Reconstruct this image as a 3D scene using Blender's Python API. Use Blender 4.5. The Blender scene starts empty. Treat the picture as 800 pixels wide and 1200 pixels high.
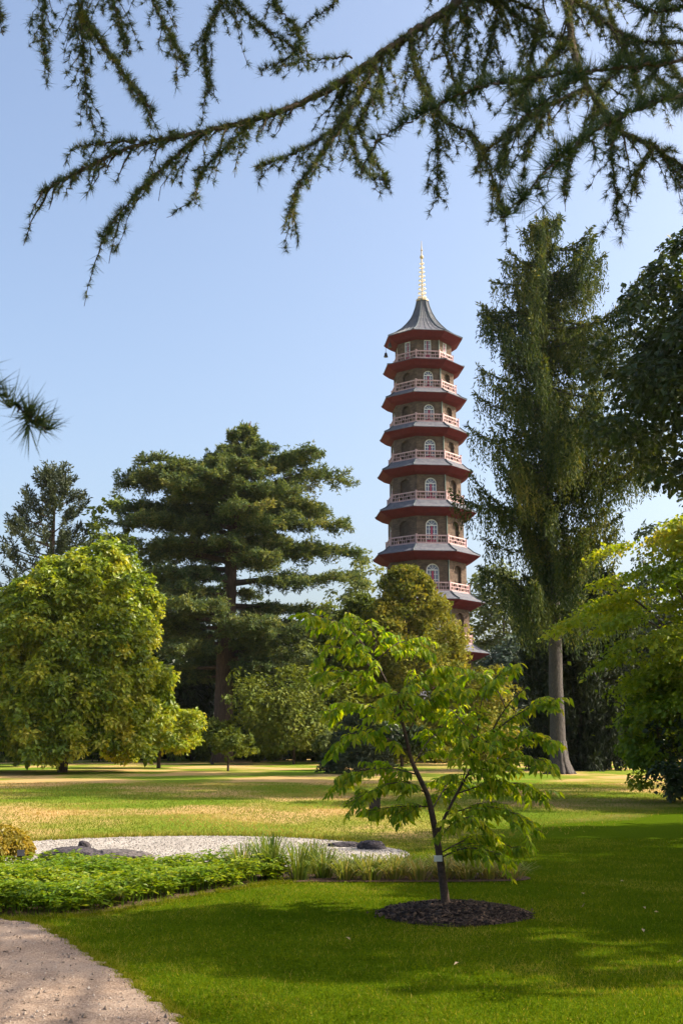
import bpy, math, random
import numpy as np
from mathutils import Vector, Matrix
from mathutils.geometry import tessellate_polygon

# ------------------------------------------------------------------ camera, sky, sun, exposure
S = bpy.context.scene
C = S.collection
FPX = 1350.0                       # focal length in pixels of a 800 x 1200 picture
PITCH = math.atan(266 / FPX)
EYE = 1.6
SUN_EL = math.radians(39)
SUN_AZ = math.radians(86)          # clockwise from the view direction (+Y)

cam_d = bpy.data.cameras.new('camera')
cam = bpy.data.objects.new('camera', cam_d)
C.objects.link(cam)
cam.location = (0, 0, EYE)
cam.rotation_euler = (math.radians(90) + PITCH, 0, 0)
cam_d.sensor_fit = 'VERTICAL'
cam_d.sensor_height = 36.0
cam_d.lens = 36.0 * FPX / 1200.0
cam_d.clip_start = 0.05
cam_d.clip_end = 6000
cam_d.dof.use_dof = True
cam_d.dof.focus_distance = 30.0
cam_d.dof.aperture_fstop = 14.0
S.camera = cam

w = bpy.data.worlds.new('World')
S.world = w
w.use_nodes = True
nt = w.node_tree
bg = nt.nodes['Background']
sky = nt.nodes.new('ShaderNodeTexSky')
sky.sky_type = 'NISHITA'
sky.sun_disc = False
sky.sun_elevation = SUN_EL
sky.sun_rotation = SUN_AZ
sky.altitude = 50
sky.air_density = 1.0
sky.dust_density = 5.0
sky.ozone_density = 1.2
nt.links.new(sky.outputs[0], bg.inputs[0])
bg.inputs[1].default_value = 0.15

sl = bpy.data.lights.new('sun', 'SUN')
sl.energy = 5.0
sl.angle = math.radians(0.53)
sl.color = (1.0, 0.90, 0.74)
so = bpy.data.objects.new('sun', sl)
C.objects.link(so)
sundir = Vector((math.sin(SUN_AZ) * math.cos(SUN_EL), math.cos(SUN_AZ) * math.cos(SUN_EL), math.sin(SUN_EL)))
so.rotation_euler = (-sundir).to_track_quat('-Z', 'Y').to_euler()
so.location = (40, 10, 40)

S.view_settings.view_transform = 'Standard'
S.view_settings.look = 'None'
S.view_settings.exposure = 0.98
S.view_settings.gamma = 1.0
S.render.engine = 'CYCLES'
S.cycles.use_denoising = True
S.cycles.max_bounces = 6
S.cycles.diffuse_bounces = 4
S.cycles.transmission_bounces = 5
S.cycles.glossy_bounces = 2
S.cycles.caustics_reflective = False
S.cycles.caustics_refractive = False

# ------------------------------------------------------------------ helpers
RNG = np.random.default_rng(7)
UP = np.array([0, 0, 1.0])


def at(px, py, Y):
    """Point seen at pixel (px, py) of the 800 x 1200 photograph, Y metres in front of the camera."""
    c, s = math.cos(PITCH), math.sin(PITCH)
    a, b = (px - 400) / FPX, (600 - py) / FPX
    d = np.array([a, c - b * s, s + b * c])
    return np.array([0, 0, EYE]) + d * (Y / d[1])


def nrm(v):
    v = np.asarray(v, float)
    return v / np.maximum(np.linalg.norm(v, axis=-1, keepdims=True), 1e-9)


def tag(o, label=None, cat=None, group=None, kind=None):
    for k, v in (('label', label), ('category', cat), ('group', group), ('kind', kind)):
        if v:
            o[k] = v
    return o


def thing(name, label, cat, loc, group=None):
    o = bpy.data.objects.new(name, None)
    o.empty_display_size = 0.3
    C.objects.link(o)
    o.location = [float(x) for x in loc]
    return tag(o, label, cat, group)


class Acc:
    """Collects triangles; every triangle has a tint in 0..1 and a material slot."""

    def __init__(self):
        self.V, self.T, self.K, self.M, self.n = [], [], [], [], 0

    def add(self, V, T, tint=0.5, mat=0):
        V = np.asarray(V, float).reshape(-1, 3)
        T = np.asarray(T, np.int64).reshape(-1, 3)
        self.V.append(V)
        self.T.append(T + self.n)
        self.K.append(np.broadcast_to(np.asarray(tint, float), (len(T),)))
        self.M.append(np.full(len(T), mat, np.int32))
        self.n += len(V)

    def quad(self, a, b, c, d, tint=0.5, mat=0):
        self.add([a, b, c, d], [[0, 1, 2], [0, 2, 3]], tint, mat)

    def box(self, c, sx, sy, sz, rot=None, tint=0.5, mat=0):
        s = np.array([[x, y, z] for z in (-1, 1) for y in (-1, 1) for x in (-1, 1)], float) * np.array([sx, sy, sz]) / 2
        if rot is not None:
            s = s @ np.asarray(rot).T
        T = [[0, 2, 3], [0, 3, 1], [4, 5, 7], [4, 7, 6], [0, 1, 5], [0, 5, 4], [2, 6, 7], [2, 7, 3], [0, 4, 6], [0, 6, 2], [1, 3, 7], [1, 7, 5]]
        self.add(s + np.asarray(c, float), T, tint, mat)

    def bar(self, a, b, t, tint=0.5, mat=0):
        a, b = np.asarray(a, float), np.asarray(b, float)
        d = nrm(b - a)
        x = nrm(np.cross(d, UP if abs(d[2]) < .9 else [1, 0, 0]))
        y = np.cross(d, x)
        R = np.stack([d, x, y], 1)
        self.box((a + b) / 2, np.linalg.norm(b - a), t, t, R, tint, mat)

    def tube(self, P, R, sides=6, tint=0.5, mat=0, wob=0.0, rng=RNG):
        P = np.asarray(P, float)
        n = len(P)
        R = np.broadcast_to(np.asarray(R, float), (n,))
        D = nrm(np.gradient(P, axis=0))
        ref = np.array([1, 0, 0.]) if abs(D[0][0]) < .8 else np.array([0, 1., 0])
        X = nrm(np.cross(D, ref))
        Y = np.cross(D, X)
        a = np.arange(sides) * 2 * math.pi / sides
        rr = R[:, None] * (1 + wob * rng.normal(size=(n, sides)))
        V = P[:, None] + rr[..., None] * (np.cos(a)[None, :, None] * X[:, None] + np.sin(a)[None, :, None] * Y[:, None])
        i, j = np.meshgrid(np.arange(n - 1), np.arange(sides), indexing='ij')
        j2 = (j + 1) % sides
        q = np.stack([i * sides + j, i * sides + j2, (i + 1) * sides + j2, (i + 1) * sides + j], -1).reshape(-1, 4)
        T = np.concatenate([q[:, [0, 1, 2]], q[:, [0, 2, 3]]])
        cap = np.array([[(n - 1) * sides, (n - 1) * sides + k, (n - 1) * sides + k + 1] for k in range(1, sides - 1)])
        cap0 = np.array([[0, k + 1, k] for k in range(1, sides - 1)])
        self.add(V.reshape(-1, 3), np.concatenate([T, cap, cap0]), tint, mat)

    def leaves(self, P, A, N, L, W, tint, fold=0.18, mat=0, mid=0.45):
        """Folded kite leaves: base at P, long axis A, face normal N."""
        P = np.asarray(P, float)
        n = len(P)
        A = nrm(A)
        Bn = nrm(np.cross(A, N))
        Nn = np.cross(Bn, A)
        L = np.broadcast_to(np.asarray(L, float), (n,))[:, None]
        W = np.broadcast_to(np.asarray(W, float), (n,))[:, None]
        m = P + A * L * mid
        V = np.stack([P, m - Bn * W / 2 + Nn * W * fold, P + A * L - Nn * L * 0.08, m + Bn * W / 2 + Nn * W * fold], 1)
        k = np.arange(n)[:, None] * 4
        T = np.concatenate([k + [0, 2, 1], k + [0, 3, 2]])
        t = np.broadcast_to(np.asarray(tint, float), (n,))
        self.add(V.reshape(-1, 3), T, np.concatenate([t, t]), mat)

    def needles(self, P, D, L, W, tint, rng=RNG, mat=0):
        """One thin triangle each, base at P, pointing along D."""
        P = np.asarray(P, float)
        n = len(P)
        D = nrm(D)
        S_ = nrm(np.cross(D, nrm(rng.normal(size=(n, 3)))))
        L = np.broadcast_to(np.asarray(L, float), (n,))[:, None]
        W = np.broadcast_to(np.asarray(W, float), (n,))[:, None]
        V = np.stack([P - S_ * W / 2, P + S_ * W / 2, P + D * L], 1)
        T = np.arange(3 * n).reshape(-1, 3)
        self.add(V.reshape(-1, 3), T, tint, mat)

    def arrays(self):
        return np.concatenate(self.V), np.concatenate(self.T), np.concatenate(self.K), np.concatenate(self.M)

    def mesh(self, name, mats, off=(0, 0, 0), smooth=False):
        V, T, K, M = self.arrays()
        V = V - np.asarray(off, float)
        me = bpy.data.meshes.new(name)
        me.vertices.add(len(V))
        me.vertices.foreach_set('co', V.astype(np.float32).ravel())
        me.loops.add(3 * len(T))
        me.loops.foreach_set('vertex_index', T.astype(np.int32).ravel())
        me.polygons.add(len(T))
        me.polygons.foreach_set('loop_start', np.arange(0, 3 * len(T), 3, dtype=np.int32))
        me.polygons.foreach_set('use_smooth', np.full(len(T), bool(smooth)))
        for m in (mats if isinstance(mats, (list, tuple)) else [mats]):
            me.materials.append(m)
        me.polygons.foreach_set('material_index', M)
        at_ = me.attributes.new('tint', 'FLOAT', 'FACE')
        at_.data.foreach_set('value', K.astype(np.float32))
        me.update(calc_edges=True)
        return me

    def obj(self, name, mats, parent=None, smooth=False, root=None):
        """One mesh object; its vertices are in world metres, shifted to the thing's base when it has a parent."""
        r = root or parent
        off = np.array(r.location) if r is not None else np.zeros(3)
        o = bpy.data.objects.new(name, self.mesh(name, mats, off, smooth))
        C.objects.link(o)
        if parent is not None:
            o.parent = parent
        return o


def rot_z(a):
    c, s = math.cos(a), math.sin(a)
    return np.array([[c, -s, 0], [s, c, 0], [0, 0, 1.0]])


def curve(pts, n):
    """Catmull-Rom through pts, n samples."""
    P = np.asarray(pts, float)
    P = np.vstack([2 * P[0] - P[1], P, 2 * P[-1] - P[-2]])
    m = len(P) - 3
    t = np.linspace(0, m - 1e-6, n)
    i = t.astype(int)
    u = (t - i)[:, None]
    a, b, c, d = P[i], P[i + 1], P[i + 2], P[i + 3]
    return 0.5 * (2 * b + (c - a) * u + (2 * a - 5 * b + 4 * c - d) * u ** 2 + (3 * b - a - 3 * c + d) * u ** 3)


def rand_dir(n, rng=RNG):
    return nrm(rng.normal(size=(n, 3)))


# ------------------------------------------------------------------ materials
def mat_base(name):
    m = bpy.data.materials.new(name)
    m.use_nodes = True
    t = m.node_tree
    return m, t, t.nodes, t.links, t.nodes['Principled BSDF']


def ramp(N, stops):
    r = N.new('ShaderNodeValToRGB')
    e = r.color_ramp.elements
    while len(e) < len(stops):
        e.new(0.5)
    for k, (p, c) in enumerate(stops):
        e[k].position = p
        e[k].color = (*c, 1)
    return r


def foliage(name, cols, trans=0.35, rough=0.55, spec=0.35, tcol=(1.5, 1.35, 0.5)):
    """Leaf material: colour from each leaf's own tint, part of the light passes through."""
    m, t, N, L, P = mat_base(name)
    a = N.new('ShaderNodeAttribute')
    a.attribute_name = 'tint'
    k = len(cols)
    r = ramp(N, [(i / (k - 1), c) for i, c in enumerate(cols)])
    L.new(a.outputs['Fac'], r.inputs[0])
    L.new(r.outputs[0], P.inputs['Base Color'])
    P.inputs['Roughness'].default_value = rough
    P.inputs['Specular IOR Level'].default_value = spec
    tb = N.new('ShaderNodeBsdfTranslucent')
    mx = N.new('ShaderNodeMix')
    mx.data_type = 'RGBA'
    mx.blend_type = 'MULTIPLY'
    mx.inputs[0].default_value = 1
    L.new(r.outputs[0], mx.inputs[6])
    mx.inputs[7].default_value = (*tcol, 1)
    L.new(mx.outputs[2], tb.inputs[0])
    ms = N.new('ShaderNodeMixShader')
    ms.inputs[0].default_value = trans
    L.new(P.outputs[0], ms.inputs[1])
    L.new(tb.outputs[0], ms.inputs[2])
    L.new(ms.outputs[0], N['Material Output'].inputs[0])
    return m


def rough_mat(name, c1, c2, scale=6.0, rough=0.85, bump=0.0, bscale=None, detail=6, spec=0.3, stretch=None, metal=0.0, c3=None):
    m, t, N, L, P = mat_base(name)
    g = N.new('ShaderNodeNewGeometry')
    mp = N.new('ShaderNodeMapping')
    if stretch:
        mp.inputs['Scale'].default_value = stretch
    L.new(g.outputs['Position'], mp.inputs[0])
    n = N.new('ShaderNodeTexNoise')
    n.inputs['Scale'].default_value = scale
    n.inputs['Detail'].default_value = detail
    n.inputs['Roughness'].default_value = 0.65
    L.new(mp.outputs[0], n.inputs['Vector'])
    st = [(0.32, c1), (0.68, c2)] if c3 is None else [(0.3, c1), (0.5, c2), (0.72, c3)]
    r = ramp(N, st)
    L.new(n.outputs[0], r.inputs[0])
    L.new(r.outputs[0], P.inputs['Base Color'])
    P.inputs['Roughness'].default_value = rough
    P.inputs['Specular IOR Level'].default_value = spec
    P.inputs['Metallic'].default_value = metal
    if bump:
        b = N.new('ShaderNodeBump')
        b.inputs['Strength'].default_value = bump
        b.inputs['Distance'].default_value = 0.05
        n2 = N.new('ShaderNodeTexNoise')
        n2.inputs['Scale'].default_value = bscale or scale * 3
        n2.inputs['Detail'].default_value = 5
        L.new(mp.outputs[0], n2.inputs['Vector'])
        L.new(n2.outputs[0], b.inputs['Height'])
        L.new(b.outputs[0], P.inputs['Normal'])
    return m


def grass_ground(name):
    """Mown green lawn near by, tan drought patches on the open meadow farther off."""
    m, t, N, L, P = mat_base(name)
    g = N.new('ShaderNodeNewGeometry')

    def noise(scale, detail=4, stretch=None):
        mp = N.new('ShaderNodeMapping')
        if stretch:
            mp.inputs['Scale'].default_value = stretch
        L.new(g.outputs['Position'], mp.inputs[0])
        n = N.new('ShaderNodeTexNoise')
        n.inputs['Scale'].default_value = scale
        n.inputs['Detail'].default_value = detail
        L.new(mp.outputs[0], n.inputs['Vector'])
        return n
    fine = noise(28, 8)
    r1 = ramp(N, [(0.3, (0.034, 0.066, 0.002)), (0.55, (0.062, 0.10, 0.004)), (0.75, (0.11, 0.135, 0.009))])
    L.new(fine.outputs[0], r1.inputs[0])
    r2 = ramp(N, [(0.3, (0.12, 0.18, 0.018)), (0.58, (0.22, 0.22, 0.04)), (0.85, (0.42, 0.28, 0.115))])
    patch = noise(0.16, 6, (1.3, 0.9, 1))
    ad = N.new('ShaderNodeMath')
    ad.operation = 'MULTIPLY_ADD'
    L.new(fine.outputs[0], ad.inputs[0])
    ad.inputs[1].default_value = 0.22
    sb = N.new('ShaderNodeMath')
    sb.operation = 'SUBTRACT'
    L.new(patch.outputs[0], sb.inputs[0])
    sb.inputs[1].default_value = 0.09
    L.new(sb.outputs[0], ad.inputs[2])
    st = N.new('ShaderNodeMapRange')
    st.inputs[1].default_value = 0.36
    st.inputs[2].default_value = 0.62
    L.new(ad.outputs[0], st.inputs[0])
    L.new(st.outputs[0], r2.inputs[0])
    sep = N.new('ShaderNodeSeparateXYZ')
    L.new(g.outputs['Position'], sep.inputs[0])
    # meadow begins beyond the gravel and left of the shaded lawn
    e1 = N.new('ShaderNodeMath')
    e1.operation = 'MULTIPLY_ADD'
    L.new(sep.outputs[0], e1.inputs[0])
    e1.inputs[1].default_value = -1.6
    L.new(sep.outputs[1], e1.inputs[2])
    wob = noise(0.35, 4)
    e2 = N.new('ShaderNodeMath')
    e2.operation = 'MULTIPLY_ADD'
    L.new(wob.outputs[0], e2.inputs[0])
    e2.inputs[1].default_value = 8
    L.new(e1.outputs[0], e2.inputs[2])
    mr = N.new('ShaderNodeMapRange')
    mr.inputs[1].default_value = 19
    mr.inputs[2].default_value = 25
    L.new(e2.outputs[0], mr.inputs[0])
    mx = N.new('ShaderNodeMix')
    mx.data_type = 'RGBA'
    L.new(mr.outputs[0], mx.inputs[0])
    L.new(r1.outputs[0], mx.inputs[6])
    L.new(r2.outputs[0], mx.inputs[7])
    L.new(mx.outputs[2], P.inputs['Base Color'])
    P.inputs['Roughness'].default_value = 1.0
    P.inputs['Specular IOR Level'].default_value = 0.0
    b = N.new('ShaderNodeBump')
    b.inputs['Strength'].default_value = 0.7
    b.inputs['Distance'].default_value = 0.04
    n3 = noise(45, 6)
    L.new(n3.outputs[0], b.inputs['Height'])
    L.new(b.outputs[0], P.inputs['Normal'])
    return m


def gravel(name, cols, scale, bump=0.6):
    m, t, N, L, P = mat_base(name)
    g = N.new('ShaderNodeNewGeometry')
    v = N.new('ShaderNodeTexVoronoi')
    v.inputs['Scale'].default_value = scale
    L.new(g.outputs['Position'], v.inputs['Vector'])
    sx = N.new('ShaderNodeSeparateColor')
    L.new(v.outputs['Color'], sx.inputs[0])
    n = N.new('ShaderNodeTexNoise')
    n.inputs['Scale'].default_value = 1.3
    n.inputs['Detail'].default_value = 8
    L.new(g.outputs['Position'], n.inputs['Vector'])
    ad = N.new('ShaderNodeMath')
    ad.operation = 'MULTIPLY_ADD'
    L.new(sx.outputs[0], ad.inputs[0])
    ad.inputs[1].default_value = 0.55
    L.new(n.outputs[0], ad.inputs[2])
    r = ramp(N, [(0.4, cols[0]), (0.75, cols[1]), (1.0, cols[2])])
    L.new(ad.outputs[0], r.inputs[0])
    L.new(r.outputs[0], P.inputs['Base Color'])
    P.inputs['Roughness'].default_value = 0.95
    P.inputs['Specular IOR Level'].default_value = 0.15
    b = N.new('ShaderNodeBump')
    b.inputs['Strength'].default_value = bump
    b.inputs['Distance'].default_value = 0.01
    L.new(v.outputs['Distance'], b.inputs['Height'])
    L.new(b.outputs[0], P.inputs['Normal'])
    return m


def brick_mat(name):
    m, t, N, L, P = mat_base(name)
    tc = N.new('ShaderNodeTexCoord')
    n = N.new('ShaderNodeTexNoise')
    n.inputs['Scale'].default_value = 2.2
    n.inputs['Detail'].default_value = 8
    L.new(tc.outputs['Object'], n.inputs['Vector'])
    mp = N.new('ShaderNodeMapping')
    mp.inputs['Scale'].default_value = (4.4, 4.4, 13.0)
    L.new(tc.outputs['Object'], mp.inputs[0])
    v = N.new('ShaderNodeTexVoronoi')
    v.inputs['Scale'].default_value = 1.0
    L.new(mp.outputs[0], v.inputs['Vector'])
    sx = N.new('ShaderNodeSeparateColor')
    L.new(v.outputs['Color'], sx.inputs[0])
    ad = N.new('ShaderNodeMath')
    ad.operation = 'MULTIPLY_ADD'
    L.new(sx.outputs[0], ad.inputs[0])
    ad.inputs[1].default_value = 0.35
    L.new(n.outputs[0], ad.inputs[2])
    r = ramp(N, [(0.35, (0.07, 0.047, 0.034)), (0.65, (0.108, 0.076, 0.058)), (0.95, (0.16, 0.112, 0.08))])
    L.new(ad.outputs[0], r.inputs[0])
    L.new(r.outputs[0], P.inputs['Base Color'])
    P.inputs['Roughness'].default_value = 0.9
    P.inputs['Specular IOR Level'].default_value = 0.1
    b = N.new('ShaderNodeBump')
    b.inputs['Strength'].default_value = 0.3
    b.inputs['Distance'].default_value = 0.02
    L.new(v.outputs['Distance'], b.inputs['Height'])
    L.new(b.outputs[0], P.inputs['Normal'])
    return m


M = {}
M['ground'] = grass_ground('grass ground')
M['blade'] = foliage('grass blade', [(0.040, 0.078, 0.0018), (0.088, 0.135, 0.003), (0.172, 0.20, 0.008), (0.37, 0.30, 0.075)], 0.42, 0.8, 0.0)
M['dry_blade'] = foliage('meadow blade', [(0.10, 0.16, 0.014), (0.2, 0.21, 0.03), (0.36, 0.25, 0.08), (0.45, 0.30, 0.12)], 0.3, 0.8, 0.0)
M['path'] = gravel('path grit', [(0.20, 0.137, 0.092), (0.29, 0.20, 0.138), (0.38, 0.285, 0.21)], 95, 0.6)
M['gravel'] = gravel('pale gravel', [(0.21, 0.185, 0.16), (0.31, 0.275, 0.24), (0.43, 0.39, 0.345)], 38, 1.0)
M['soil'] = rough_mat('bed soil', (0.05, 0.03, 0.02), (0.16, 0.09, 0.06), 25, 0.95, 0.6)
M['mulch'] = rough_mat('bark mulch', (0.018, 0.011, 0.008), (0.055, 0.033, 0.022), 40, 0.9, 0.8, 70)
M['chip'] = foliage('bark chip', [(0.015, 0.010, 0.008), (0.05, 0.03, 0.022), (0.14, 0.09, 0.06)], 0.0, 0.85, 0.3)
M['bark'] = rough_mat('dark ridged bark', (0.035, 0.024, 0.018), (0.12, 0.08, 0.058), 9, 0.9, 0.9, 14, stretch=(3, 3, 0.6))
M['bark_grey'] = rough_mat('grey scaly bark', (0.035, 0.031, 0.030), (0.10, 0.086, 0.078), 9, 0.9, 0.9, 12, stretch=(2, 2, 0.8))
M['bark_red'] = rough_mat('reddish cedar bark', (0.04, 0.026, 0.020), (0.12, 0.075, 0.055), 5, 0.9, 0.9, 9, stretch=(3, 3, 0.45))
M['twig'] = rough_mat('brown twig', (0.045, 0.028, 0.018), (0.13, 0.082, 0.05), 30, 0.85, 0.5, 60)
M['bark_young'] = rough_mat('young dark bark', (0.03, 0.019, 0.013), (0.085, 0.05, 0.034), 30, 0.7, 0.4, 50)
M['oak'] = foliage('yellow green leaf', [(0.075, 0.13, 0.008), (0.165, 0.235, 0.012), (0.29, 0.33, 0.018), (0.44, 0.40, 0.04)], 0.42, 0.42, 0.4)
M['cedar_leaf'] = foliage('cedar needle', [(0.055, 0.095, 0.045), (0.10, 0.145, 0.06), (0.17, 0.20, 0.07), (0.26, 0.25, 0.09)], 0.28, 0.7, 0.15)
M['near_needle'] = foliage('near cedar needle', [(0.03, 0.055, 0.028), (0.055, 0.09, 0.035), (0.10, 0.12, 0.03), (0.22, 0.17, 0.04)], 0.4, 0.5, 0.4)
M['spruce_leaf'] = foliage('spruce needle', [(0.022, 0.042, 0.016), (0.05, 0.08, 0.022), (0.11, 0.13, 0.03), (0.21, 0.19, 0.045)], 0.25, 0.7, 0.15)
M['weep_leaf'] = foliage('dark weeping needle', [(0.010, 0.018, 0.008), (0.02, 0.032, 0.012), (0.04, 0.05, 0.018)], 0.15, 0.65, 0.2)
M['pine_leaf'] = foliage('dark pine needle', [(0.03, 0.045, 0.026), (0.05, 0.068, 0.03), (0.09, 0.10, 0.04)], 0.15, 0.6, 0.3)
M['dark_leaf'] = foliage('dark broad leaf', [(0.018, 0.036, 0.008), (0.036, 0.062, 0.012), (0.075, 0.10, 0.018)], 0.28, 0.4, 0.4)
M['mid_leaf'] = foliage('mid green leaf', [(0.055, 0.085, 0.012), (0.10, 0.135, 0.018), (0.18, 0.20, 0.03)], 0.32, 0.6, 0.15)
M['far_leaf'] = foliage('far green leaf', [(0.08, 0.115, 0.045), (0.13, 0.165, 0.055), (0.19, 0.21, 0.07)], 0.32, 0.7, 0.12)
M['blue_leaf'] = foliage('blue green needle', [(0.03, 0.06, 0.04), (0.055, 0.09, 0.06), (0.08, 0.11, 0.07)], 0.2, 0.6, 0.3)
M['gold_leaf'] = foliage('golden conifer spray', [(0.075, 0.10, 0.012), (0.15, 0.165, 0.02), (0.24, 0.22, 0.03), (0.33, 0.27, 0.055)], 0.28, 0.7, 0.15)
M['maple_leaf'] = foliage('yellow green maple leaf', [(0.09, 0.16, 0.006), (0.17, 0.25, 0.008), (0.28, 0.33, 0.014), (0.38, 0.33, 0.03)], 0.5, 0.5, 0.35)
M['young_leaf'] = foliage('fresh sapling leaf', [(0.085, 0.17, 0.006), (0.15, 0.25, 0.008), (0.26, 0.34, 0.012), (0.40, 0.38, 0.03)], 0.55, 0.5, 0.25, (1.8, 1.6, 0.4))
M['cover_leaf'] = foliage('ground cover leaf', [(0.07, 0.15, 0.006), (0.14, 0.23, 0.008), (0.24, 0.30, 0.014), (0.36, 0.35, 0.04)], 0.42, 0.45, 0.3)
M['tuft_blade'] = foliage('tall grass blade', [(0.08, 0.15, 0.025), (0.14, 0.20, 0.035), (0.23, 0.24, 0.06), (0.36, 0.27, 0.11)], 0.38, 0.6, 0.15)
M['clip_leaf'] = foliage('clipped golden shrub leaf', [(0.16, 0.14, 0.014), (0.28, 0.22, 0.02), (0.42, 0.27, 0.035)], 0.35, 0.5, 0.35)
M['rock'] = rough_mat('dark purple grey rock', (0.02, 0.017, 0.02), (0.085, 0.07, 0.075), 9, 0.85, 1.0, 18)
M['rock_pale'] = rough_mat('grey brown rock', (0.05, 0.042, 0.042), (0.16, 0.135, 0.125), 9, 0.9, 0.9, 16)
M['brick'] = brick_mat('stock brick')
M['niche'] = rough_mat('niche brick', (0.06, 0.04, 0.03), (0.12, 0.085, 0.06), 4, 0.9)
M['slate'] = rough_mat('roof slate', (0.085, 0.088, 0.11), (0.16, 0.158, 0.17), 3, 0.9, 0.2, 8, spec=0.05)
M['lead'] = rough_mat('dark lead ridge', (0.06, 0.075, 0.085), (0.10, 0.12, 0.13), 4, 0.5)
M['red'] = rough_mat('red painted timber', (0.115, 0.018, 0.024), (0.16, 0.026, 0.032), 3, 0.8, 0.1, 20, spec=0.08)
M['rail'] = rough_mat('pink white painted timber', (0.52, 0.33, 0.33), (0.62, 0.41, 0.40), 4, 0.6)
M['white'] = rough_mat('white paint', (0.72, 0.70, 0.68), (0.82, 0.80, 0.78), 5, 0.45)
M['door_red'] = rough_mat('crimson door paint', (0.28, 0.03, 0.07), (0.36, 0.05, 0.10), 5, 0.4)
M['pipe'] = rough_mat('green grey pipe', (0.12, 0.17, 0.15), (0.17, 0.22, 0.19), 4, 0.5)
M['gold'] = rough_mat('gilded pole', (0.55, 0.42, 0.24), (0.7, 0.55, 0.34), 6, 0.5)
M['ring'] = rough_mat('glint white ring', (0.80, 0.76, 0.68), (0.9, 0.86, 0.8), 6, 0.3)  # near white colour stands for the sun's glints on the rings
M['bell'] = rough_mat('dark bronze', (0.03, 0.03, 0.03), (0.07, 0.06, 0.05), 10, 0.5, metal=0.4)
M['black'] = rough_mat('black metal', (0.012, 0.012, 0.013), (0.03, 0.03, 0.032), 15, 0.5)
M['tagplate'] = rough_mat('pale label plate', (0.55, 0.53, 0.48), (0.68, 0.66, 0.60), 12, 0.45)
M['dead_leaf'] = foliage('dead leaf', [(0.16, 0.08, 0.04), (0.30, 0.17, 0.09), (0.5, 0.38, 0.25)], 0.2, 0.7, 0.2)
mg, tg, Ng, Lg, Pg = mat_base('window glass')
Pg.inputs['Base Color'].default_value = (0.10, 0.11, 0.17, 1)
Pg.inputs['Roughness'].default_value = 0.12
Pg.inputs['Specular IOR Level'].default_value = 0.7
M['glass'] = mg

# ------------------------------------------------------------------ the ground
g = Acc()
xs = np.concatenate([[-4000, -600, -150], np.linspace(-60, 60, 25), [150, 600, 4000]])
ys = np.concatenate([[-600, -80, -20], np.linspace(-8, 112, 31), [200, 800, 5000]])
X, Y = np.meshgrid(xs, ys)
V = np.stack([X, Y, X * 0], -1).reshape(-1, 3)
nx = len(xs)
i, j = np.meshgrid(np.arange(len(ys) - 1), np.arange(nx - 1), indexing='ij')
a_ = (i * nx + j).ravel()
g.add(V, np.concatenate([np.stack([a_, a_ + 1, a_ + nx + 1], 1), np.stack([a_, a_ + nx + 1, a_ + nx], 1)]))
tag(g.obj('lawn', M['ground']), kind='structure')


def sheet(name, outline, z, mat, kind='structure'):
    """Flat ground sheet from a closed outline."""
    P = np.asarray(outline, float)
    V = np.column_stack([P, np.full(len(P), z)])
    T = [list(t) for t in tessellate_polygon([[Vector((p[0], p[1], 0)) for p in P]])]
    T = [t if np.cross(P[t[1]] - P[t[0]], P[t[2]] - P[t[0]]) > 0 else t[::-1] for t in T]
    s = Acc()
    s.add(V, T)
    o = s.obj(name, mat)
    return tag(o, kind=kind)


def smooth_edge(pts, n):
    return curve(np.column_stack([pts, np.zeros(len(pts))]), n)[:, :2]


PATH_EDGE = smooth_edge([(-3.3, 10.98), (-2.86, 10.8), (-2.5, 10.35), (-2.18, 9.7), (-1.75, 8.9), (-1.44, 8.22), (-1.1, 7.5), (-0.9, 7.03), (-0.5, 6.0), (0.0, 4.6), (0.5, 3.0), (0.9, 0.0)], 90)
PATH_EDGE = PATH_EDGE + np.random.default_rng(3).normal(0, 0.022, PATH_EDGE.shape)
path_poly = np.vstack([PATH_EDGE, [(-6, -1), (-9, 4), (-9, 11.6), (-6.2, 11.5), (-4.6, 11.2)]])
sheet('gravel_path', path_poly, 0.006, M['path'])

GRAVEL_EDGE = smooth_edge([(-9.5, 15.5), (-9, 18.1), (-6.9, 18.55), (-5.35, 18.75), (-4.2, 19.5), (-2.9, 19.95), (-1.4, 19.9), (-0.2, 19.2), (0.55, 18.2), (0.95, 17.1), (0.75, 16.2), (-0.1, 15.6), (-1.5, 15.0), (-4.3, 14.6), (-7, 14.3)], 80)
sheet('gravel_bed', GRAVEL_EDGE, 0.006, M['gravel'])

BED = smooth_edge([(-4.9, 11.3), (-3.7, 11.05), (-2.9, 11.0), (-2.3, 11.25), (-1.7, 12.2), (-1.0, 13.3), (-0.55, 13.65), (0.6, 13.65), (1.9, 13.72), (2.2, 14.1), (1.7, 14.55), (0.4, 14.85), (-1.2, 15.2), (-3.0, 15.1), (-4.4, 14.6), (-5.4, 13.2)], 70)
sheet('flower_bed', BED, 0.010, M['soil'])


def inside(P, poly):
    x, y = P[:, 0], P[:, 1]
    res = np.zeros(len(P), bool)
    n = len(poly)
    for k in range(n):
        x1, y1 = poly[k]
        x2, y2 = poly[(k + 1) % n]
        c = ((y1 > y) != (y2 > y)) & (x < (x2 - x1) * (y - y1) / (y2 - y1 + 1e-12) + x1)
        res ^= c
    return res


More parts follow.
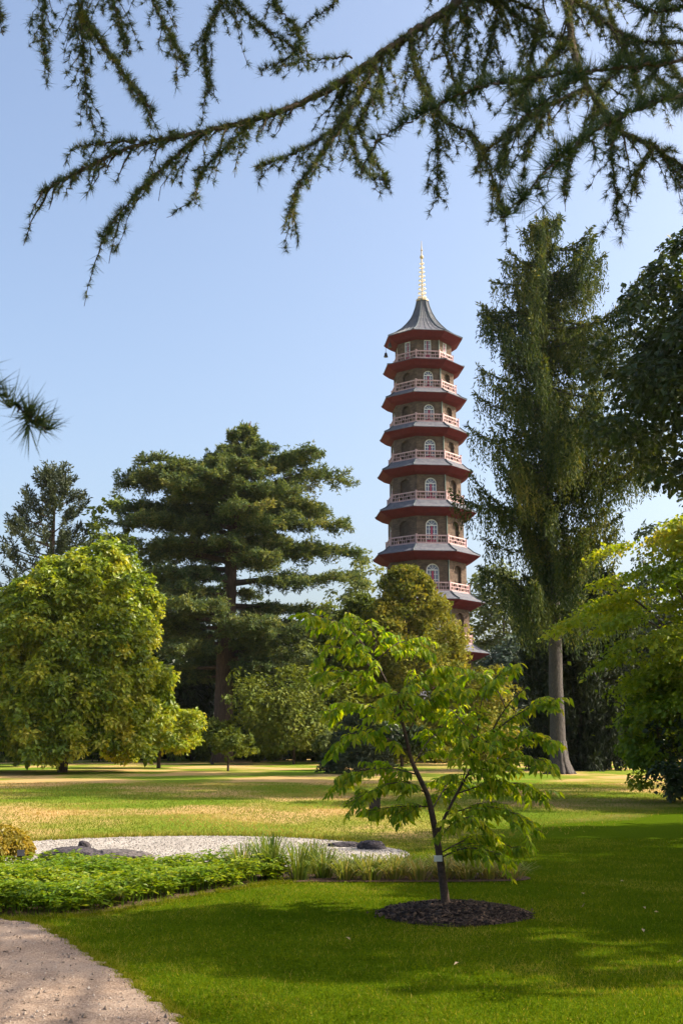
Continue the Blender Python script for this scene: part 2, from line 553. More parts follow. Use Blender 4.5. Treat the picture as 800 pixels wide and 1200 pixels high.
MULCH_C = np.array([1.04, 11.2])
mul = Acc()
na, nr = 48, 9
th = np.arange(na) * 2 * math.pi / na
rim = 0.69 + 0.03 * np.sin(3 * th + 1) + 0.02 * np.sin(7 * th) + RNG.normal(0, 0.008, na)
rows = []
for k in range(nr + 1):
    f = 1 - k / nr
    z = 0.012 + 0.085 * (1 - f ** 2) * (1 if k else 0) - 0.02 * (k == 0) + RNG.normal(0, 0.008, na) * (k > 0)
    rows.append(np.column_stack([MULCH_C[0] + rim * f * np.cos(th), MULCH_C[1] + rim * f * np.sin(th), np.full(na, 0) + z]))
V = np.vstack(rows)
i, j = np.meshgrid(np.arange(nr), np.arange(na), indexing='ij')
a_, b_ = (i * na + j).ravel(), (i * na + (j + 1) % na).ravel()
mul.add(V, np.concatenate([np.stack([a_, b_, b_ + na], 1), np.stack([a_, b_ + na, a_ + na], 1)]))
tag(mul.obj('mulch_bed', M['mulch'], smooth=False), kind='structure')
ch = Acc()
n = 1500
r = np.sqrt(RNG.random(n)) * 0.72 + np.where(RNG.random(n) < .07, RNG.random(n) * .12, 0)
t_ = RNG.random(n) * 2 * math.pi
for k in range(n):
    f = r[k] / 0.7
    p = np.array([MULCH_C[0] + r[k] * math.cos(t_[k]), MULCH_C[1] + r[k] * math.sin(t_[k]), 0.02 + 0.085 * max(0, 1 - f ** 2)])
    d = rand_dir(2)
    d[0][2] *= 0.35
    ax = nrm(d[0])
    by = nrm(np.cross(ax, d[1]))
    R = np.stack([ax, by, np.cross(ax, by)], 1)
    ch.box(p, RNG.uniform(0.015, 0.05), RNG.uniform(0.008, 0.02), 0.006, R, RNG.random())
tag(ch.obj('bark_chips', M['chip']), kind='stuff')

# grass blades: the mown lawn, its edge along the path, the longer meadow
def blades(n, y0, y1, hmin, hmax, width, power=1.0, lean=0.55):
    u = RNG.random(n)
    y = y0 + (y1 - y0) * u ** power
    x = (RNG.random(n) * 2 - 1) * (0.325 * y + 0.6)
    P = np.column_stack([x, y])
    return P


def put_blades(acc, P, hmin, hmax, width, tint, lean=0.6):
    n = len(P)
    D = np.column_stack([RNG.normal(0, lean, (n, 2)), np.ones(n)])
    h = RNG.uniform(hmin, hmax, n)
    acc.needles(np.column_stack([P, np.full(n, -0.004)]), D, h, width, tint)


gl = Acc()
P = blades(330000, 5.2, 19.5, 0, 0, 0, 1.15)
keep = ~inside(P, path_poly) & ~inside(P, BED) & ~inside(P, GRAVEL_EDGE) & (np.hypot(P[:, 0] - MULCH_C[0], P[:, 1] - MULCH_C[1]) > 0.69)
P = P[keep]
patchy = 0.42 + 0.17 * np.sin(P[:, 0] * 4.1 + 3 * np.sin(P[:, 1] * 2.3)) * np.sin(P[:, 1] * 3.7 + 2 * np.sin(P[:, 0] * 1.9)) + 0.2 * np.sin(P[:, 0] * 1.7 + 2 * np.sin(P[:, 1] * .9)) * np.sin(P[:, 1] * 1.3)
worn = np.sin(P[:, 0] * .9 + 1.3 * np.sin(P[:, 1] * .7 + .5)) * np.sin(P[:, 1] * 1.1 + .8 * np.sin(P[:, 0] * 1.3) + 2)
tl = np.clip(patchy + .22 * np.clip(worn - .45, 0, 1) + RNG.normal(0, 0.2, len(P)), 0, 1)
tl[RNG.random(len(P)) < .025] = 1.0
put_blades(gl, P, 0.018, 0.045, 0.0048, tl)
cl = P[RNG.integers(0, len(P), 260)]
cl = np.repeat(cl, 26, 0) + RNG.normal(0, .07, (260 * 26, 2))
cl = cl[~inside(cl, path_poly) & ~inside(cl, BED) & ~inside(cl, GRAVEL_EDGE) & (np.hypot(cl[:, 0] - MULCH_C[0], cl[:, 1] - MULCH_C[1]) > 0.72)]
nc = len(cl)
gl.leaves(np.column_stack([cl, RNG.uniform(.02, .045, nc)]), np.column_stack([RNG.normal(0, 1, (nc, 2)), RNG.normal(0, .25, nc)]), UP + RNG.normal(0, .3, (nc, 3)), .022, .018, RNG.uniform(.05, .45, nc), fold=.1)
e = PATH_EDGE[np.searchsorted(np.linspace(0, 1, len(PATH_EDGE)), RNG.random(9000) * 0.98)]
e = e + RNG.normal(0, 0.03, e.shape) + [0.02, 0.02]
put_blades(gl, e, 0.025, 0.06, 0.005, RNG.uniform(0.3, 0.95, len(e)), 0.8)
e = BED[RNG.integers(1, 28, 9000)] + RNG.normal(0, 0.05, (9000, 2)) + [0.02, -0.03]
e = e[~inside(e, path_poly)]
put_blades(gl, e, 0.03, 0.075, 0.005, RNG.uniform(0.2, 0.9, len(e)), 0.7)
tag(gl.obj('lawn_grass', M['blade']), kind='stuff')

md = Acc()
P = blades(150000, 15.5, 44, 0, 0, 0, 1.2)
P = P[~inside(P, GRAVEL_EDGE) & ~inside(P, BED)]
lim = P[:, 1] - 1.6 * P[:, 0] + 8 * RNG.random(len(P))
P = P[(lim > 22) & (P[:, 1] > 15.5)]
pt = 0.5 + 0.5 * np.sin(P[:, 0] * 0.85 + 1.9 * np.sin(P[:, 1] * .31 + .25 * P[:, 0])) * np.sin(P[:, 1] * .47 + 1.3 * np.sin(P[:, 0] * .6) + 1)
put_blades(md, P, 0.03, 0.075, 0.012, np.clip(0.75 * pt ** 1.6 + RNG.normal(0.05, 0.16, len(P)), 0, 1), 0.8)
ge = GRAVEL_EDGE[RNG.integers(5, 42, 5000)] + RNG.normal(0, 0.07, (5000, 2)) + [0, 0.10]
put_blades(md, ge, 0.05, 0.12, 0.012, RNG.uniform(0, 0.6, len(ge)), 0.5)
tag(md.obj('meadow_grass', M['dry_blade']), kind='stuff')

# small stones lying on the path and the gravel
pb = Acc()


def pebble(acc, p, s, tint):
    o = np.array([[1, 0, 0], [-1, 0, 0], [0, 1, 0], [0, -1, 0], [0, 0, 1], [0, 0, -.4]], float)
    o = o * RNG.uniform(.6, 1.2, (6, 1)) * s
    T = [[0, 2, 4], [2, 1, 4], [1, 3, 4], [3, 0, 4], [2, 0, 5], [1, 2, 5], [3, 1, 5], [0, 3, 5]]
    acc.add(o @ rot_z(RNG.random() * 6).T + p, T, tint)


P = blades(5200, 6.2, 11, 0, 0, 0, 1.0)
P = P[inside(P, path_poly)]
for p in P:
    pebble(pb, [*p, 0.008], RNG.uniform(0.003, 0.010) * (1.8 if RNG.random() < .05 else 1), RNG.random())
for p in P[RNG.integers(0, len(P), 120)]:
    pebble(pb, [p[0] + .03, p[1] + .02, 0.01], RNG.uniform(0.009, 0.02), RNG.random() * .5)
tag(pb.obj('path_pebbles', foliage('path stone', [(0.16, 0.12, 0.09), (0.4, 0.31, 0.24), (0.62, 0.52, 0.43)], 0, 0.9, 0.2)), kind='stuff')
lt = Acc()
nl_ = len(P) // 12
q = P[RNG.integers(0, len(P), nl_)]
lt.leaves(np.column_stack([q, np.full(nl_, .012)]), np.column_stack([RNG.normal(0, 1, (nl_, 2)), RNG.normal(.1, .15, nl_)]), UP + RNG.normal(0, .4, (nl_, 3)), RNG.uniform(.012, .045, nl_), RNG.uniform(.004, .02, nl_), RNG.random(nl_) * .5, fold=.3)
tag(lt.obj('leaf_litter', M['chip']), kind='stuff')
pg = Acc()
P = np.column_stack([RNG.uniform(-7, 1, 9000), RNG.uniform(14.6, 20, 9000)])
P = P[inside(P, GRAVEL_EDGE)]
for p in P:
    pebble(pg, [*p, 0.01], RNG.uniform(0.008, 0.018), RNG.random())
tag(pg.obj('gravel_stones', foliage('gravel stone', [(0.18, 0.155, 0.135), (0.32, 0.285, 0.25), (0.47, 0.43, 0.38)], 0, 0.9, 0.2)), kind='stuff')

# ------------------------------------------------------------------ the pagoda
DEL = math.radians(5.5)
PX, PY = 7.7, 104.0
pag = thing('pagoda', 'tall octagonal brick pagoda with ten storeys, red eaves and a gilded spire', 'pagoda', (PX, PY, 0))
EAVE = {10: 38.45, 9: 35.65, 8: 32.43, 7: 29.13, 6: 25.54, 5: 21.73, 4: 17.74, 3: 13.5, 2: 9.0, 1: 4.35}
ER = {10: 3.75, 9: 3.87, 8: 4.05, 7: 4.23, 6: 4.48, 5: 4.74, 4: 4.98, 3: 5.28, 2: 5.62, 1: 7.75}
RB = {10: 36.0, 9: 33.1, 8: 29.85, 7: 26.37, 6: 22.57, 5: 18.59, 4: 14.37, 3: 9.85, 2: 5.75, 1: 0.0}
WR = {k: 2.71 + 0.165 * (10 - k) for k in range(1, 11)}
RR = {k: WR[k] + (0.13 if k == 10 else 0.2) for k in range(2, 11)}
ORG = np.array([PX, PY, 0])


def octp(R, z, n=8):
    a = DEL + (np.arange(8) + 0.5) * math.pi / 4
    return np.column_stack([R * np.sin(a), -R * np.cos(a), np.full(8, z)]) + ORG


def ring_faces(acc, rings, mat=0):
    """Octagonal skins between successive rings, each with its own corners (flat shaded)."""
    for A, B in zip(rings[:-1], rings[1:]):
        for k in range(8):
            k2 = (k + 1) % 8
            acc.quad(A[k], A[k2], B[k2], B[k], 0.5, mat)


def face_frame(k, R):
    """Centre, sideways and outward directions of face k (face 0 looks at the camera)."""
    a = DEL + k * math.pi / 4
    out = np.array([math.sin(a), -math.cos(a), 0])
    side = np.array([math.cos(a), math.sin(a), 0])
    return ORG + out * R * math.cos(math.pi / 8), side, out


def arch_outline(hw, spring, n=8, flat=False):
    if flat:
        return np.array([[-hw, 0], [-hw, spring], [hw, spring], [hw, 0]])
    t = np.linspace(math.pi, 0, n + 1)
    return np.vstack([[[-hw, 0]], np.column_stack([hw * np.cos(t), spring + hw * np.sin(t)]), [[hw, 0]]])


def make_post():
    p = Acc()
    p.box((0, 0, 0.40), 0.11, 0.11, 0.80)
    p.box((0, 0, 0.83), 0.15, 0.15, 0.06)
    return p.mesh('post', M['rail'])


def make_panel(w_):
    """Chinese fret panel between two posts, centred, facing -Y."""
    p = Acc()
    h0, h1 = 0.10, 0.70
    t = 0.045
    for z in (h0, 0.40, h1):
        p.bar((-w_ / 2, 0, z), (w_ / 2, 0, z), t if z < h1 else 0.06)
    m = max(5, int(round(w_ / 0.22)))
    for k in range(m):
        x = -w_ / 2 + (k + .5) * w_ / m
        if k % 2:
            p.bar((x, 0, h0), (x, 0, h1), t * .93)
        else:
            p.bar((x, 0, h0), (x, 0, 0.40), t * .93) if k % 4 else p.bar((x, 0, 0.40), (x, 0, h1), t * .93)
    return p.mesh('panel', M['rail'])


post_me = make_post()
for s in range(1, 11):
    R = WR[s]
    z0, z1 = RB[s], EAVE[s] - 0.50
    top_storey = s == 10
    hgt = z1 - z0
    W_ = R * math.sin(math.pi / 8)
    ap = R * math.cos(math.pi / 8)
    sc = R / 3.5
    wall = Acc()
    for k in range(8):
        c, side, out = face_frame(k, R)
        is_win = top_storey or k % 2 == 0
        hw = (0.36 if top_storey else 0.54) * sc * (1.15 if top_storey else 1)
        flat = top_storey
        toph = (hgt - 0.12) if flat else (hgt - 0.42 * sc)
        spring = toph if flat else toph - hw
        depth = 0.16 if is_win else 0.24
        ol = arch_outline(hw, spring, 8, flat)
        P3 = lambda u, v, d=0.0: c + side * u + np.array([0, 0, z0 + v]) - out * d
        wall.quad(P3(-W_, 0), P3(-hw, 0), P3(-hw, hgt), P3(-W_, hgt))
        wall.quad(P3(hw, 0), P3(W_, 0), P3(W_, hgt), P3(hw, hgt))
        for q in range(1, len(ol) - 2):
            (u1, v1), (u2, v2) = ol[q], ol[q + 1]
            wall.quad(P3(u1, v1), P3(u2, v2), P3(u2, hgt), P3(u1, hgt))
        for q in range(len(ol) - 1):
            (u1, v1), (u2, v2) = ol[q], ol[q + 1]
            wall.quad(P3(u1, v1), P3(u1, v1, depth), P3(u2, v2, depth), P3(u2, v2))
        ctr = P3(0, spring * .6, depth)
        for q in range(len(ol) - 1):
            wall.add([ctr, P3(*ol[q], depth), P3(*ol[q + 1], depth)], [[0, 1, 2]], 0.5, 1)
        # brick arch ring standing proud
        if not flat:
            o2 = arch_outline(hw + 0.16 * sc, spring, 8)
            for q in range(1, len(ol) - 2):
                wall.quad(P3(*ol[q], -.03), P3(*o2[q], -.03), P3(*o2[q + 1], -.03), P3(*ol[q + 1], -.03))
                wall.quad(P3(*o2[q], -.03), P3(*o2[q], 0), P3(*o2[q + 1], 0), P3(*o2[q + 1], -.03))
                wall.quad(P3(*ol[q], -.03), P3(*ol[q], 0), P3(*ol[q + 1], 0), P3(*ol[q + 1], -.03))
        if is_win and s > 1:
            fr, pn, br = Acc(), Acc(), Acc()
            fw = 0.085 * sc
            oi = arch_outline(hw - fw, spring - (fw if flat else 0), 8, flat)
            for q in range(len(ol) - 1):
                fr.quad(P3(*ol[q], .05), P3(*ol[q + 1], .05), P3(*oi[q + 1], .05), P3(*oi[q], .05))
                fr.quad(P3(*oi[q], .05), P3(*oi[q + 1], .05), P3(*oi[q + 1], .12), P3(*oi[q], .12))
            zb = spring if not flat else spring * .98
            if not flat:
                fr.box(P3(0, spring, .07), 2 * (hw - fw), 0.05, 0.07, rot_z(DEL + k * math.pi / 4))
            R4 = rot_z(DEL + k * math.pi / 4)
            for u in (-.5, .5):
                fr.box(P3(u * (hw - fw), zb * .5, .085), 0.035, 0.03, zb * .96, R4)
            for v in (.3, .55, .8):
                for sd in (-1, 1):
                    fr.box(P3(sd * (hw - fw) * .54, zb * v, .086), (hw - fw) * .88, 0.028, 0.03, R4)
            if not flat:
                for an in (.25, .5, .75):
                    t = math.pi * an
                    fr.bar(P3(0, spring, .08), P3((hw - fw) * math.cos(t), spring + (hw - fw) * math.sin(t), .08), 0.03)
            win = fr.obj('window', M['white'], pag)
            ctr = P3(0, spring * .6, .10)
            for q in range(len(oi) - 1):
                pn.add([ctr, P3(*oi[q], .10), P3(*oi[q + 1], .10)], [[0, 1, 2]])
            pn.obj('pane', M['glass'], win, root=pag)
            br.box(P3(0, zb * .48, .075), (hw - fw) * .36, 0.05, zb * .94, R4)
            br.box(P3(0, zb * .12, .077), (hw - fw) * 1.9, 0.05, zb * .18, R4)
            br.obj('door_leaf', M['door_red'], win, root=pag)
    wobj = wall.obj('storey_wall', [M['brick'], M['niche']], pag)
    # green pipe on the corner right of the front face
    if s > 1:
        dp = Acc()
        q = octp(R + 0.05, 0)[0]
        dp.tube([[q[0], q[1], z0], [q[0], q[1], z1 + .2]], 0.05, 6)
        dp.obj('drainpipe', M['pipe'], pag)
    # eaves: red boarded cove under the roof edge
    er, ez = ER[s], EAVE[s]
    ev = Acc()
    drop = 0.62 if s > 1 else 0.45
    r_in = R + 0.02
    ring_faces(ev, [octp(er, ez), octp(er - 0.02, ez - 0.07), octp(r_in + (er - r_in) * .45, ez - drop * .72), octp(r_in, ez - drop)])
    ev.obj('eaves', M['red'], pag)
    # roof skin
    rf = Acc()
    if s == 10:
        prof = [(3.82, ez), (3.80, ez + 0.05), (3.0, ez + 0.47), (2.3, ez + 0.98), (1.75, ez + 1.55), (1.28, ez + 2.15), (0.92, ez + 2.85), (0.68, ez + 3.5), (0.52, ez + 4.15)]
    else:
        nb = RB[s + 1]
        ri = WR[s + 1] + 0.01
        re = RR[s + 1] + 0.10
        prof = [(er + 0.06, ez), (er + 0.05, ez + 0.05), ((er + re) / 2, ez + 0.05 + (nb - ez - .1) * .42), (re, nb - 0.02), (ri, nb - 0.01)]
    ring_faces(rf, [octp(r_, z_) for r_, z_ in prof])
    ring_faces(rf, [octp(er + (0.07 if s == 10 else .06), ez), octp(er - 0.3, ez + .01)])
    roof = rf.obj('roof', M['slate'], pag)
    for k in range(8):
        hp = Acc()
        pts = [octp(r_ + .01, z_ + .03)[k] for r_, z_ in prof[1:(None if s == 10 else -1)]]
        hp.tube(pts, 0.055 if s < 10 else 0.06, 5)
        hp.obj('hip_ridge', M['lead'], roof, root=pag)
    if s == 10:
        for k in range(8):
            for f in (.2, .4, .6, .8):
                hp = Acc()
                pts = [octp(r_, z_ + .015)[k] * (1 - f) + octp(r_, z_ + .015)[(k + 1) % 8] * f for r_, z_ in prof[1:7]]
                hp.tube(pts, 0.022, 4)
                hp.obj('roof_seam', M['lead'], roof, root=pag)
    # balcony railing above the roof below
    if s > 1:
        rr = RR[s]
        rg = Acc()
        A, B = octp(rr, z0 + 0.74), octp(rr, z0 + 0.02)
        for k in range(8):
            rg.bar(A[k], A[(k + 1) % 8], 0.07)
            rg.bar(B[k], B[(k + 1) % 8], 0.06)
        rail = rg.obj('railing', M['rail'], pag)
        pm = make_panel(2 * rr * math.sin(math.pi / 8) - 0.12)
        for k in range(8):
            o = bpy.data.objects.new('post', post_me)
            C.objects.link(o)
            o.parent = rail
            q = octp(rr, z0)[k] - ORG
            o.location = q
            o.rotation_euler = (0, 0, DEL + (k + .5) * math.pi / 4)
            o = bpy.data.objects.new('panel', pm)
            C.objects.link(o)
            o.parent = rail
            c, side, out = face_frame(k, rr)
            o.location = (c - ORG) + np.array([0, 0, z0])
            o.rotation_euler = (0, 0, DEL + k * math.pi / 4)
# ground floor veranda
for k in range(8):
    c = Acc()
    q = octp(7.3, 0)[k]
    c.tube([[q[0], q[1], 0], [q[0], q[1], EAVE[1] - .2]], 0.16, 8)
    c.obj('column', M['red'], pag)
# spire
sp = Acc()
zt = EAVE[10] + 4.15
sp.tube([ORG + [0, 0, z] for z in (zt - .05, zt + .12, zt + .13)], [.6, .6, .3], 12)
sp.tube([ORG + [0, 0, z] for z in (zt, zt + 2, zt + 4.35)], [.075, .065, .06], 8)
sp.tube([ORG + [0, 0, zt + z] for z in (4.3, 4.38, 4.5, 4.62, 4.7)], [.07, .17, .19, .14, .06], 10)
sp.tube([ORG + [0, 0, zt + z] for z in (4.6, 5.1, 5.2, 5.3, 6.15)], [.06, .05, .12, .045, .015], 8)
spire = sp.obj('spire', M['gold'], pag, smooth=False)
for k in range(9):
    rg = Acc()
    z = zt + 0.38 + k * 0.43
    r_ = 0.42 - 0.023 * k
    n_ = 20
    t = np.arange(n_ + 1) * 2 * math.pi / n_
    V0 = np.column_stack([r_ * np.cos(t), r_ * np.sin(t), np.full(n_ + 1, z)]) + ORG
    for q in range(n_):
        i0, i1 = V0[q] * 1, V0[q + 1] * 1
        up = np.array([0, 0, .022])
        inn = lambda p: ORG * [1, 1, 0] + (p - ORG) * [.72, .72, 1]
        rg.quad(i0 - up, i1 - up, i1 + up, i0 + up)
        rg.quad(inn(i0) - up, inn(i1) - up, i1 - up, i0 - up)
        rg.quad(i0 + up, i1 + up, inn(i1) + up, inn(i0) + up)
        rg.quad(inn(i0) + up, inn(i1) + up, inn(i1) - up, inn(i0) - up)
    rg.bar(ORG + [-r_ * .9, 0, z], ORG + [r_ * .9, 0, z], .04)
    rg.bar(ORG + [0, -r_ * .9, z], ORG + [0, r_ * .9, z], .04)
    rg.obj('spire_ring', M['ring'], spire, root=pag)
for k in (5, 6):
    q = octp(ER[10] - .12, EAVE[10] - .08)[k]
    b = Acc()
    b.tube([q, q - [0, 0, .55]], .02, 4)
    b.tube([q - [0, 0, z] for z in (.55, .62, .8, .95, 1.0)], [.05, .12, .15, .2, .2], 8)
    b.obj('bell', M['bell'], pag)

# ------------------------------------------------------------------ tree builders
def lobes(rng, n=9, amp=0.22, width=2.2):
    D = rand_dir(n, rng)
    A = rng.uniform(-amp, amp, n)

    def f(d):
        return 1 + (A * np.exp(width * (d @ D.T - 1))).sum(-1) * 2
    return f


def leaf_clumps(acc, rng, Cn, O, rc, per, L, W, tint_mu=0.45, tint_sd=0.25, flat=0.65, droop=0.35, upn=0.6):
    """Leaves filling small domes round the clump centres Cn, O = outward directions."""
    n = len(Cn)
    idx = np.repeat(np.arange(n), per)
    rcv = np.broadcast_to(np.asarray(rc, float), (n,))[idx][:, None]
    d = rand_dir(len(idx), rng)
    d = nrm(d + O[idx] * 0.55 + UP * 0.25)
    rad = rng.random((len(idx), 1)) ** 0.4
    P = Cn[idx] + d * rad * rcv * np.array([1, 1, flat])
    N_ = nrm(d * 0.7 + UP * upn + rng.normal(size=d.shape) * 0.45)
    A = nrm(np.cross(N_, rand_dir(len(idx), rng)) + d * 0.4 - UP * droop)
    ct = rng.normal(0, tint_sd * .7, n)[idx]
    t = np.clip(tint_mu + ct + rng.normal(0, tint_sd * .6, len(idx)), 0, 1)
    s = np.clip(rng.lognormal(0, .32, len(idx)), .45, 1.8)
    acc.leaves(P, A, N_, L * s, W * s, t)


def crown_points(rng, n, c, rad, fill=0.55, f=None, low=-0.75, gap=0.0, skirt=0.0):
    f = f or lobes(rng)
    out_c, out_d = [], []
    while sum(map(len, out_c)) < n:
        d = rand_dir(n * 2, rng)
        d = d[d[:, 2] > low]
        r = (fill + (1 - fill) * rng.random(len(d)) ** 0.6) * f(d)
        q = d.copy()
        if skirt:
            hz = np.maximum(np.linalg.norm(d[:, :2], axis=1), .05)
            k = np.where((d[:, 2] < 0.25) & (hz > .55), 1 + skirt * (1 / hz - 1) + skirt * .12 * (.25 - d[:, 2]), 1)
            q[:, :2] *= k[:, None]
        P = c + q * r[:, None] * rad
        if gap:
            keep = np.sin(P[:, 0] * 2.1 / gap + 1) + np.sin(P[:, 1] * 1.9 / gap) + np.sin(P[:, 2] * 2.6 / gap + 2) > -1.25
            P, d = P[keep], d[keep]
        out_c.append(P)
        out_d.append(d)
    return np.concatenate(out_c)[:n], np.concatenate(out_d)[:n]


def trunk_mesh(pts, radii, sides=10, wob=0.05):
    a = Acc()
    a.tube(curve(pts, 14), np.interp(np.linspace(0, 1, 14), np.linspace(0, 1, len(radii)), radii), sides, wob=wob)
    return a


def broad_tree(name, label, base, h, crown_r, crown_z, leaf, bark='bark', seed=1, nclump=220, per=60, rc=None, L=0.3, W=0.2, tr=0.2,
               group=None, fill=0.5, low=-0.8, limbs=5, flat=0.7, gap=0.0, tint=0.45, amp=0.22, cat='tree', lobew=2.2, skirt=0.0, apron=None):
    rng = np.random.default_rng(seed)
    base = np.array([base[0], base[1], 0.0])
    root = thing(name, label, cat, base, group)
    cz0, cz1 = crown_z
    c = base + [0, 0, (cz0 + cz1) / 2]
    rad = np.array([crown_r, crown_r, (cz1 - cz0) / 2])
    P, d = crown_points(rng, nclump, c, rad * 0.93, fill, lobes(rng, 12, amp, lobew), low, gap, skirt)
    if apron:
        m, z_lo, z_hi = apron
        an = rng.random(m) * 2 * math.pi
        rr = crown_r * (1.02 + .08 * np.sin(3 * an + 1) + .05 * np.sin(7 * an)) * rng.uniform(.75, 1.0, m)
        P = np.vstack([P, base + np.column_stack([rr * np.cos(an), rr * np.sin(an), z_lo + (z_hi - z_lo) * rng.random(m) + .3 * np.sin(5 * an)])])
        d = np.vstack([d, np.column_stack([np.cos(an), np.sin(an), np.zeros(m)])])
    a = Acc()
    leaf_clumps(a, rng, P, d, rc or crown_r * 0.2, per, L, W, tint, flat=flat)
    a.obj('crown', M[leaf], root)
    topt = base + [rng.normal(0, .2), rng.normal(0, .2), cz0 + (cz1 - cz0) * .75]
    trunk_mesh([base - [0, 0, .1], base + [0, 0, cz0 * .5 + .2], (base + topt) / 2 + [rng.normal(0, .1), 0, 0], topt], [tr * 1.35, tr, tr * .75, tr * .2]).obj('trunk', M[bark], root, smooth=True)
    for k in range(limbs):
        q = P[rng.integers(len(P))]
        s = base + (topt - base) * rng.uniform(.35, .75)
        b = Acc()
        b.tube(curve([s, (s + q) / 2 + [0, 0, .1 * crown_r], q], 7), np.linspace(tr * .4, tr * .06, 7), 6, wob=.05)
        b.obj('branch', M[bark], root, smooth=True)
    return root


def weeping_sprays(acc, rng, P, length, per, L, W, tint, spread=0.05, out=None):
    """Hanging needle strands: per small blades along each strand."""
    n = len(P)
    idx = np.repeat(np.arange(n), per)
    t = np.tile((np.arange(per) + .5) / per, n)
    ln = np.broadcast_to(length, (n,))[idx]
    sway = rng.normal(0, spread, (n, 3))[idx] * [1, 1, 0]
    Q = P[idx] - UP * (t * ln)[:, None] + sway * t[:, None] * 2 + rng.normal(0, .02, (len(idx), 3))
    D = rng.normal(0, .5, (len(idx), 3)) - UP * 1.0
    tn = np.clip(np.repeat(tint, per) + rng.normal(0, .12, len(idx)), 0, 1)
    s = rng.uniform(.7, 1.3, len(idx))
    acc.leaves(Q, D, rand_dir(len(idx), rng), L * s, W * s, tn, fold=.1)


def weeping_conifer(name, label, base, h, zlow, prof, leaf, bark, seed, levels=34, per_level=5, tr=0.6, group=None, strand=0.9, dens=1.0, L=.2, W=.06, top_tuft=True, flare=0.0, arms=0.25, cat='tree', lean=0.0):
    """Spruce: whorled limbs that dip and lift at the tip, curtains of hanging shoots. prof: (fraction of height, radius)."""
    rng = np.random.default_rng(seed)
    base = np.array([base[0], base[1], 0.0])
    root = thing(name, label, cat, base, group)
    rad = np.array([tr * (1.0 + flare), tr * 1.15, tr, tr * .85, tr * .6, tr * .3, .03])
    hh = np.array([0, .025, .07, .25, .5, .78, 1.0]) * h
    a = Acc()
    n = 26
    zz = np.concatenate([[-.1, .1, .3, .6, 1.0], np.linspace(1.6, h, n - 5)])
    wob = np.cumsum(rng.normal(0, .02, (n, 2)), 0)
    pts = np.column_stack([base[0] + wob[:, 0], base[1] + wob[:, 1], zz])
    a.tube(pts, np.interp(zz, hh, rad), 14, wob=.05, rng=rng)
    if flare:
        for k in range(7):
            an = k * 2 * math.pi / 7 + rng.normal(0, .2)
            dr = np.array([math.cos(an), math.sin(an), 0])
            a.tube([base + dr * .25 + [0, 0, 1.5], base + dr * (tr * .9) + [0, 0, .55], base + dr * (tr * 1.7) + [0, 0, .05], base + dr * (tr * 2.4) - [0, 0, .1]], [tr * .35, tr * .42, tr * .35, tr * .1], 7)
    a.obj('trunk', M[bark], root, smooth=True)
    cr = Acc()
    pf = np.array(prof)
    for lv in range(levels):
        f = (lv + rng.random() * .6) / levels
        z = zlow + (h - zlow - .2) * f
        frac = (z - zlow) / (h - zlow)
        R = np.interp(frac, pf[:, 0], pf[:, 1])
        for k in range(per_level):
            an = rng.random() * 2 * math.pi
            ln = R * rng.uniform(1 - arms * 1.6, 1 + arms) * (1 + lean * math.cos(an))
            if ln < .25:
                ln = .25
            dr = np.array([math.cos(an), math.sin(an), 0])
            sd = np.array([-dr[1], dr[0], 0])
            s0 = np.array([*base[:2], z])
            dip = rng.uniform(.05, .22) * ln
            up = rng.uniform(.05, .28) * ln
            m = 8
            t = np.linspace(0, 1, m)
            B = s0 + dr * (t * ln)[:, None] + sd * (rng.normal(0, .08) * ln * t ** 2)[:, None] + UP * (-dip * np.sin(t * math.pi * .85) * 1.3 + up * t ** 3)[:, None]
            lim = Acc()
            lim.tube(B, np.linspace(.045 * (ln / 4) ** .5 + .012, .012, m), 5)
            lim.obj('branch', M[bark], root)
            ns = max(6, int(ln * 9 * dens))
            tt = rng.random(ns) ** .7
            Q = np.stack([np.interp(tt, t, B[:, q]) for q in range(3)], 1)
            Q += sd * (rng.normal(0, .16, ns) * (0.5 + .25 * ln) * (.4 + .6 * tt))[:, None]
            tint = np.clip(.4 + rng.normal(0, .2) + rng.normal(0, .12, ns), 0, 1)
            weeping_sprays(cr, rng, Q, rng.uniform(.25, 1.0, ns) * strand * (0.35 + .65 * min(1, ln / 2.5)), 9, L, W, tint)
            # shoots lying along the limb and at its tip
            nl = int(ns * 2.2)
            tt = rng.random(nl) ** .6
            Q = np.stack([np.interp(tt, t, B[:, q]) for q in range(3)], 1) + rng.normal(0, .05, (nl, 3))
            D = dr * rng.uniform(.2, 1, nl)[:, None] + rng.normal(0, .5, (nl, 3)) + UP * .1
            cr.leaves(Q, D, rand_dir(nl, rng), L * 1.3, W * 1.3, np.clip(.5 + rng.normal(0, .2, nl), 0, 1), fold=.1)
    cr.obj('crown', M[leaf], root)
    return root


